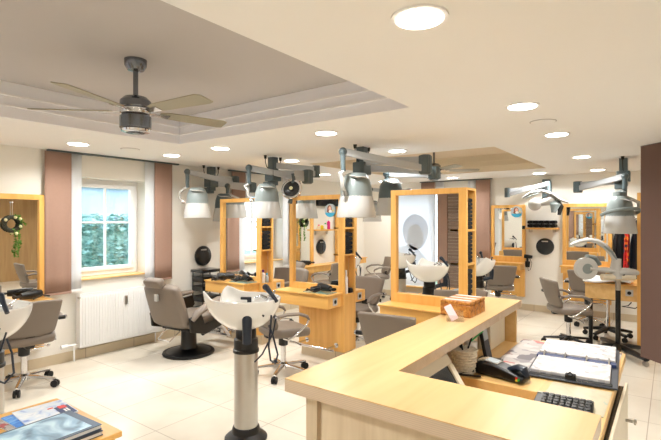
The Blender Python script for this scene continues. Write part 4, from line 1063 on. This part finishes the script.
# ------------------------------------------------------------------ reception counter
CT = 1.12
t = thing('reception_counter', 'L-shaped light beech reception counter with raised ledge in the foreground', 'counter', (0, 0, 0))
pts = [(1.045, .14), (1.31, .14), (1.31, .70), (2.905, .725), (2.90, .945), (1.045, .945)]
b = B(); b.prism([(x, y, CT - .003) for x, y in pts], (0, 0, .003)); b.build('ledge_surface', 'counter', t)
b = B(); b.prism([(x, y, CT - .04) for x, y in pts], (0, 0, .0368)); b.build('ledge_edge', 'ply', t)
b = B(); b.box(1.10, 1.13, .16, .845, .0, CT - .041); b.build('front_panel', 'counter_front', t)
b = B(); b.box(1.092, 1.13, .858, .90, .0, CT - .041); b.box(1.11, 1.13, .845, .858, 0, CT - .041); b.build('corner_post', 'counter_front', t)
b = B(); b.box(1.13, 2.84, .87, .90, 0, CT - .041); b.build('side_panel', 'counter_front', t)
b = B(); b.box(2.84, 2.86, .74, .90, 0, CT - .041); b.build('end_panel', 'desk_wood', t)
b = B(); b.box(1.13, 1.30, .16, .18, 0, CT - .041); b.build('inner_end_panel', 'counter_front', t)

t = thing('reception_desk', 'lower beech desk behind the raised counter ledge, with drawer standing open', 'desk', (0, 0, 0))
DZ = .88
b = B(); b.prism([(2.07, .44, DZ - .04), (2.07, .869, DZ - .04), (2.835, .869, DZ - .04), (2.835, .735, DZ - .04), (2.98, .62, DZ - .04), (2.98, .24, DZ - .04), (2.94, .2, DZ - .04), (1.32, .185, DZ - .04), (1.32, .44, DZ - .04)], (0, 0, .04)); b.build('desktop', 'desk_wood', t, bevel=.003)
b = B(); b.box(1.32, 2.06, .445, .869, .74, .76); b.build('lower_shelf', 'beech_h', t)
b = B(); b.box(2.07, 2.09, .45, .86, .3, DZ - .041); b.build('support_board', 'desk_wood', t)
b = B(); b.box(2.15, 2.9, .25, .27, .0, DZ - .041); b.box(2.15, 2.17, .27, .6, 0, DZ - .041); b.box(2.88, 2.9, .27, .6, 0, DZ - .041); b.build('pedestal', 'desk_wood', t)
b = B(); b.box(1.86, 2.54, .179, .249, .50, .825); dr = b.build('drawer', 'screen', t)
b = B(); b.box(1.84, 2.56, .165, .178, .46, .84); b.build('drawer_front', 'cream_plastic', dr, bevel=.003)
b = B(); b.cyl((2.42, .165, .715), (2.42, .138, .715), .007, n=10); b.ball((2.42, .13, .715), .014, 12, 8, (1, .5, 1)); b.build('drawer_knob', 'steel', dr)

# carved boxes
for k in range(3):
    x0 = 2.215 + k * .074
    t = thing('carved_box', ['carved orange wooden box, front one of three on the counter ledge', 'carved orange wooden box, middle one of three on the counter ledge', 'carved orange wooden box, rear one of three on the counter ledge'][k], 'box', (x0, .79, CT + .001), 0, 'three carved wooden boxes on the ledge')
    b = B(); b.box(0, .071, 0, .155, 0, .058); b.build('body', 'carved', t, bevel=.003)
    b = B(); b.box(-.0, .071, .0, .155, .059, .076); b.build('lid', 'carved', t, bevel=.003)
    b = B(); b.box(.028, .05, .01, .145, .0765, .078); b.build('paper_strip', 'paper', t)
# card holder
t = thing('card_holder', 'clear acrylic holder with a pale pink card beside the carved boxes', 'card holder', (2.12, .83, CT + .001), 25)
b = B(); b.box(-.03, .03, -.04, .04, 0, .003); b.box(-.03, -.027, -.04, .04, .003, .03); b.box(.027, .03, -.04, .04, .003, .045); b.build('stand', 'acrylic', t)
R = Matrix.Translation((0, 0, .005)) @ Matrix.Rotation(math.radians(22), 4, 'Y') @ Matrix.Rotation(math.radians(-28), 4, 'X'); b = B(); b.box(-.002, .0, -.018, .018, 0, .075, R); b.build('card', plain('pink_card', (.93, .80, .82), .4), t)

# monitor leaning under the ledge
t = thing('monitor', 'cream framed monitor tilted under the counter ledge', 'monitor', (1.60, .56, .79))
R = Matrix.Rotation(math.radians(-34), 4, 'X')
b = B()
for q in ((-.2, .2, 0, .02, 0, .04), (-.2, .2, 0, .02, .28, .32), (-.2, -.165, 0, .02, .04, .28), (.165, .2, 0, .02, .04, .28)): b.box(*q, R)
b.build('bezel', 'cream_plastic', t, bevel=.003)
b = B(); b.box(-.165, .165, .008, .016, .04, .28, R); b.build('screen', 'screen', t)
b = B(); b.box(-.17, .17, .021, .05, .03, .29, R); b.build('back_cover', 'cream_plastic', t, bevel=.01)
b = B(); b.box(-.1, .1, -.05, .16, -.028, -.012); b.box(-.03, .03, .05, .09, -.012, .11); b.build('stand', 'cream_plastic', t, bevel=.004)

# basket
t = thing('wicker_basket', 'small white wicker basket of pens under the counter ledge', 'basket', (2.13, .79, DZ + .001))
b = B(); b.lathe([(.04, 0), (.044, .004), (.055, .11)], n=20); b.build('liner', 'wicker', t)
b = B()
for k in range(9):
    z = .008 + k * .0125; r = .044 + (.011) * z / .11 + .002
    pts = [((r + .0025 * math.cos(10 * a + PI * (k % 2))) * math.cos(a), (r + .0025 * math.cos(10 * a + PI * (k % 2))) * math.sin(a), z) for a in [2 * PI * q / 40 for q in range(41)]]
    b.tube(pts, .005, 6)
b.build('weave', 'wicker', t)
for dx, dy, m_, nm in ((0, .01, 'black', 'black pen standing in the wicker basket'), (.02, -.012, 'black', None), (-.02, 0, 'screen', None), (.01, .02, 'black', None)):
    b = B(); b.cyl((2.13 + dx, .79 + dy, .99), (2.13 + dx * 2.2, .79 + dy * 2.2, 1.055), .004, n=8); tag(b.build('pen', m_), 'dark pen standing in the white wicker basket', 'pen', 'pens in the basket')
b = B(); b.cyl((2.24, .80, DZ + .001), (2.25, .80, DZ + .12), .028, .032, 14); tag(b.build('cup', 'white'), 'white paper cup behind the wicker basket under the ledge', 'cup')
b = B(); b.cyl((2.24, .80, 1.0), (2.31, .76, 1.045), .004, n=8); tag(b.build('pen', 'green'), 'green pen leaning from the white paper cup', 'pen')
# upright tablet
t = thing('phone_base', 'slim black upright handset base beside the card terminal', 'phone', (2.37, .74, DZ + .001), 0)
R = Matrix.Rotation(math.radians(-12), 4, 'X')
b = B(); b.box(-.04, .04, 0, .018, .0, .19, R); b.build('body', 'black', t, bevel=.005)
b = B(); b.box(-.03, .03, -.002, .001, .11, .17, R); b.build('display', 'lcd', t)
b = B(); b.box(-.045, .045, -.05, .06, 0, .012); b.build('foot', 'black', t, bevel=.003)
b = B(); b.box(2.56, 2.83, .80, .868, DZ + .001, 1.06); tag(b.build('file_box', 'cream_plastic', bevel=.004), 'pale file box under the far end of the counter ledge', 'box')

# card terminal
t = thing('card_terminal', 'black card payment terminal with printer and small screen on the desk', 'card terminal', (2.17, .63, DZ + .002), -100)
def term(a, c):
    pass
b = B(); b.prism([(-.115, -.045, 0), (-.12, -.045, .035), (-.09, -.045, .06), (-.02, -.045, .062), (.06, -.045, .045), (.115, -.045, .03), (.12, -.045, .004)], (0, .09, 0)); b.build('body', 'black', t, bevel=.01)
b = B(); b.tube([(.04, 0, .045), (.08, 0, .06), (.105, 0, .058), (.118, 0, .03)], [.022, .03, .03, .02], 10, flat=.5); b.build('printer_cover', 'blueblk', t)
Rq = Matrix.Translation((-.035, 0, .0625)) @ Matrix.Rotation(math.radians(6), 4, 'Y')
b = B(); b.box(-.035, .03, -.032, .032, 0, .003, Rq); b.build('screen_bezel', 'steel', t)
b = B(); b.box(-.028, .023, -.024, .024, .0031, .0045, Rq); b.build('display', 'lcd', t)
b = B()
for i in range(3):
    for j in range(3): b.box(-.105 + i * .012, -.097 + i * .012, -.025 + j * .02, -.010 + j * .02, .055 + i * .003, .062 + i * .003)
b.build('keypad', 'cream_plastic', t)
for k, m_ in enumerate(('green', 'red', 'yellow')):
    a = k * 2.09; b = B(); b.cyl((.095 + .006 * math.cos(a), -.048, .020 + .006 * math.sin(a)), (.095 + .006 * math.cos(a), -.044, .020 + .006 * math.sin(a)), .0055, n=12); b.build('logo_dot', m_, t)
b = B(); b.tube([(2.12, .74, DZ + .02), (2.06, .80, DZ + .008), (2.10, .70, DZ + .008)], .005, 6); tag(b.build('cable', 'rub'), 'black cable behind the card terminal', 'cable')

# catalogues and binder
t = thing('desk_mat', 'collage of printed pages under clear plastic on the desk', 'desk mat', (0, 0, 0))
b = B(); b.box(2.36, 2.93, .215, .72, DZ + .001, DZ + .004); b.build('pages', 'news', t)
t = thing('binder', 'open planner binder with dark cover and navy divider strip', 'binder', (2.60, .385, DZ + .005), 4)
b = B(); b.box(-.345, .33, -.18, .185, 0, .008); b.build('cover', 'bookdark', t, bevel=.003)
b = B(); b.box(-.30, -.04, -.15, .17, .0085, .024); b.build('left_pages', 'sheetprint', t, bevel=.003)
b = B(); b.box(.02, .31, -.165, .175, .0085, .03); b.build('right_pages', 'sheetprint', t, bevel=.003)
b = B(); b.box(-.035, .015, -.17, .18, .0085, .022); b.build('divider_strip', 'navy', t)
b = B()
for k in range(4): y = -.14 + k * .095; b.tube([(-.04, y, .022), (-.01, y, .042), (.025, y, .028)], .004, 8)
b.build('ring', 'chrome', t)
b = B(); b.box(-.335, -.30, -.02, .02, .0085, .03); b.tube([(-.34, -.015, .03), (-.33, 0, .042), (-.34, .015, .03)], .004, 6); b.build('clip', 'rub', t)
b = B(); b.box(-.335, -.305, -.16, .17, .0085, .011); b.build('plastic_pocket', 'screen', t)
b = B(); b.box(1.94, 2.24, .20, .425, DZ + .001, DZ + .003); tag(b.build('printed_map', 'matprint'), 'pale printed sheet beside the keyboard on the desk', 'paper')
t = thing('keyboard', 'black computer keyboard half hidden behind the near counter ledge', 'keyboard', (1.945, .335, DZ + .004), 3)
b = B(); b.prism([(-.07, -.10, 0), (.07, -.10, 0), (.07, -.10, .024), (-.07, -.10, .012)], (0, .20, 0)); b.build('body', 'black', t, bevel=.004)
b = B()
for i in range(5):
    for j in range(8):
        x = -.062 + i * .025; y = -.094 + j * .0215; z = .014 + (i / 5) * .009; b.box(x, x + .02, y, y + .0175, z, z + .008)
b.build('keys', 'black', t, bevel=.002)
b = B(); b.box(.05, .062, .08, .096, .0225, .025); b.build('maker_badge', 'steel', t)

# ------------------------------------------------------------------ coffee table with reading
TZ = .46
t = thing('coffee_table', 'low orange beech table in the lower left corner', 'table', (.9, 2.78, 0))
b = B(); b.box(-.46, .44, -.39, .39, TZ - .03, TZ); b.build('table_top', 'beech_h', t, bevel=.003)
for sx in (-.42, .39):
    for sy in (-.35, .35):
        b = B(); b.box(sx - .02, sx + .02, sy - .02, sy + .02, 0, TZ - .031); b.build('leg', 'beech', t, bevel=.003)
b = B(); b.box(-.4, .37, -.355, -.34, TZ - .09, TZ - .031); b.box(-.4, .37, .34, .355, TZ - .09, TZ - .031); b.build('apron', 'beech_h', t)
def mag(x, y, w, h, z, th, rz, mat, label, page='paper'):
    t = thing('magazine', label, 'magazine', (x, y, z), rz)
    b = B(); b.box(-w / 2 + .002, w / 2 - .002, -h / 2 + .002, h / 2 - .002, 0, th - .001); b.build('pages', page, t)
    b = B(); b.box(-w / 2, w / 2, -h / 2, h / 2, th - .0009, th); b.build('cover', mat, t)
    return t
mag(1.11, 2.93, .30, .29, TZ + .001, .010, 8, 'news', 'grey covered magazine at the bottom of the stack on the low table')
mag(1.14, 2.92, .29, .28, TZ + .012, .008, 2, 'magblue', 'blue covered magazine in the middle of the stack on the low table')
m3 = mag(1.17, 2.92, .26, .27, TZ + .021, .008, -4, 'mag', 'pale blue and white magazine on top of the stack on the low table')
b = B(); b.box(.05, .125, -.13, .02, .0081, .0088); b.build('blue_corner_print', 'navy', m3)
b = B(); b.box(.07, .11, -.02, .03, .0089, .0094); b.box(.02, .05, .02, .035, .0083, .009); b.build('red_print', 'red', m3)
b = B(); b.box(.095, .105, -.09, -.03, .0089, .0095); b.box(.08, .09, -.10, -.04, .0089, .0095); b.build('white_lettering', 'white', m3)
def hardcover(x, y, z, rz, label, edge, face):
    t = thing('book', label, 'book', (x, y, z), rz)
    b = B(); b.box(-.23, .23, -.165, .165, 0, .003); b.box(-.23, .23, -.165, .165, .021, .024); b.box(-.23, .23, .162, .165, .003, .021); b.build('hard_cover', edge, t)
    b = B(); b.box(-.225, .225, -.16, .161, .0031, .0209); b.build('pages', 'paper', t)
    if face:
        b = B(); b.box(-.215, .19, -.14, .15, .0241, .0246); b.build('cover_picture', face, t)
    return t
hardcover(1.02, 2.585, TZ + .001, 1, 'large hardcover book under the top picture book on the low table', 'bookdark', None)
bk = hardcover(1.02, 2.60, TZ + .0265, 3, 'large picture book with pale blue cover lying on top on the low table', 'bookedge', 'bookcov')

# ------------------------------------------------------------------ things reflected: wall behind the camera
t = thing('wall_shelf', 'small beech wall shelf with bottles on the window wall, seen in the middle mirror', 'shelf', (1.32, 5.498, 1.42), -90)
b = B(); b.box(.001, .2, -.26, .26, -.025, 0); b.build('board', 'beech_h', t, bevel=.003)
b = B(); b.box(.001, .02, -.2, -.17, -.1, -.025); b.box(.001, .02, .17, .2, -.1, -.025); b.build('shelf_bracket', 'steel', t)
for (y, h, m_, c_, lb) in ((2.85, .20, 'pink', 'white', 'magenta spray bottle on the wall shelf seen in the middle mirror'), (2.95, .12, 'white', 'green', 'white bottle with green cap on the wall shelf seen in the middle mirror'), (3.06, .10, 'yellow', 'white', 'short yellow bottle on the wall shelf seen in the middle mirror'), (3.16, .09, 'cream_plastic', 'pink', 'small cream jar with pink cap on the reflected wall shelf')):
    bottle(y - 1.65, 5.40, 1.421, h, .034, m_, c_, lb)
t = thing('television', 'flat dark television high on the window wall, seen in the middle mirror', 'television', (1.15, 5.495, 1.87), -90)
b = B(); b.box(.02, .06, -.35, .35, 0, .36); b.build('casing', 'black', t, bevel=.005)
b = B(); b.box(.0605, .062, -.33, .33, .02, .34); b.build('screen', 'screen', t)
b = B(); b.box(0, .02, -.08, .08, .1, .25); b.build('wall_bracket', 'black', t)
st = wall_station((-1.487, 2.2, 0), 90, .7, 'beech wall mirror behind the camera, seen only in other mirrors', shelf_z=.8)

# ------------------------------------------------------------------ world and camera
w = bpy.data.worlds.new('sky'); sc.world = w; w.use_nodes = True
nt = w.node_tree; bg = nt.nodes['Background']
tc = nt.nodes.new('ShaderNodeTexCoord'); sp = nt.nodes.new('ShaderNodeSeparateXYZ'); cr = nt.nodes.new('ShaderNodeValToRGB')
nt.links.new(tc.outputs['Generated'], sp.inputs[0]); nt.links.new(sp.outputs['Z'], cr.inputs['Fac'])
cr.color_ramp.elements[0].position = 0; cr.color_ramp.elements[0].color = (.86, .93, 1, 1)
cr.color_ramp.elements[1].position = .8; cr.color_ramp.elements[1].color = (.60, .78, 1, 1)
nt.links.new(cr.outputs['Color'], bg.inputs['Color']); bg.inputs['Strength'].default_value = 3.4

cam = bpy.data.cameras.new('camera'); co = bpy.data.objects.new('camera', cam); col.objects.link(co)
co.location = (0, 0, 1.6); co.rotation_euler = (PI / 2, 0, math.radians(36.47 - 90)); cam.sensor_width = 36; cam.lens = 36 * 462 / 661
cam.clip_start = .02
sc.camera = co
sc.view_settings.view_transform = 'Standard'; sc.view_settings.look = 'None'; sc.view_settings.gamma = 1; sc.view_settings.use_curve_mapping = False
sc.view_settings.exposure = 0.3
sc.cycles.max_bounces = 12; sc.cycles.diffuse_bounces = 6; sc.cycles.glossy_bounces = 8; sc.cycles.transmission_bounces = 8; sc.cycles.transparent_max_bounces = 12
sc.cycles.use_denoising = True
sc.cycles.sample_clamp_indirect = 6
sc.cycles.caustics_reflective = True
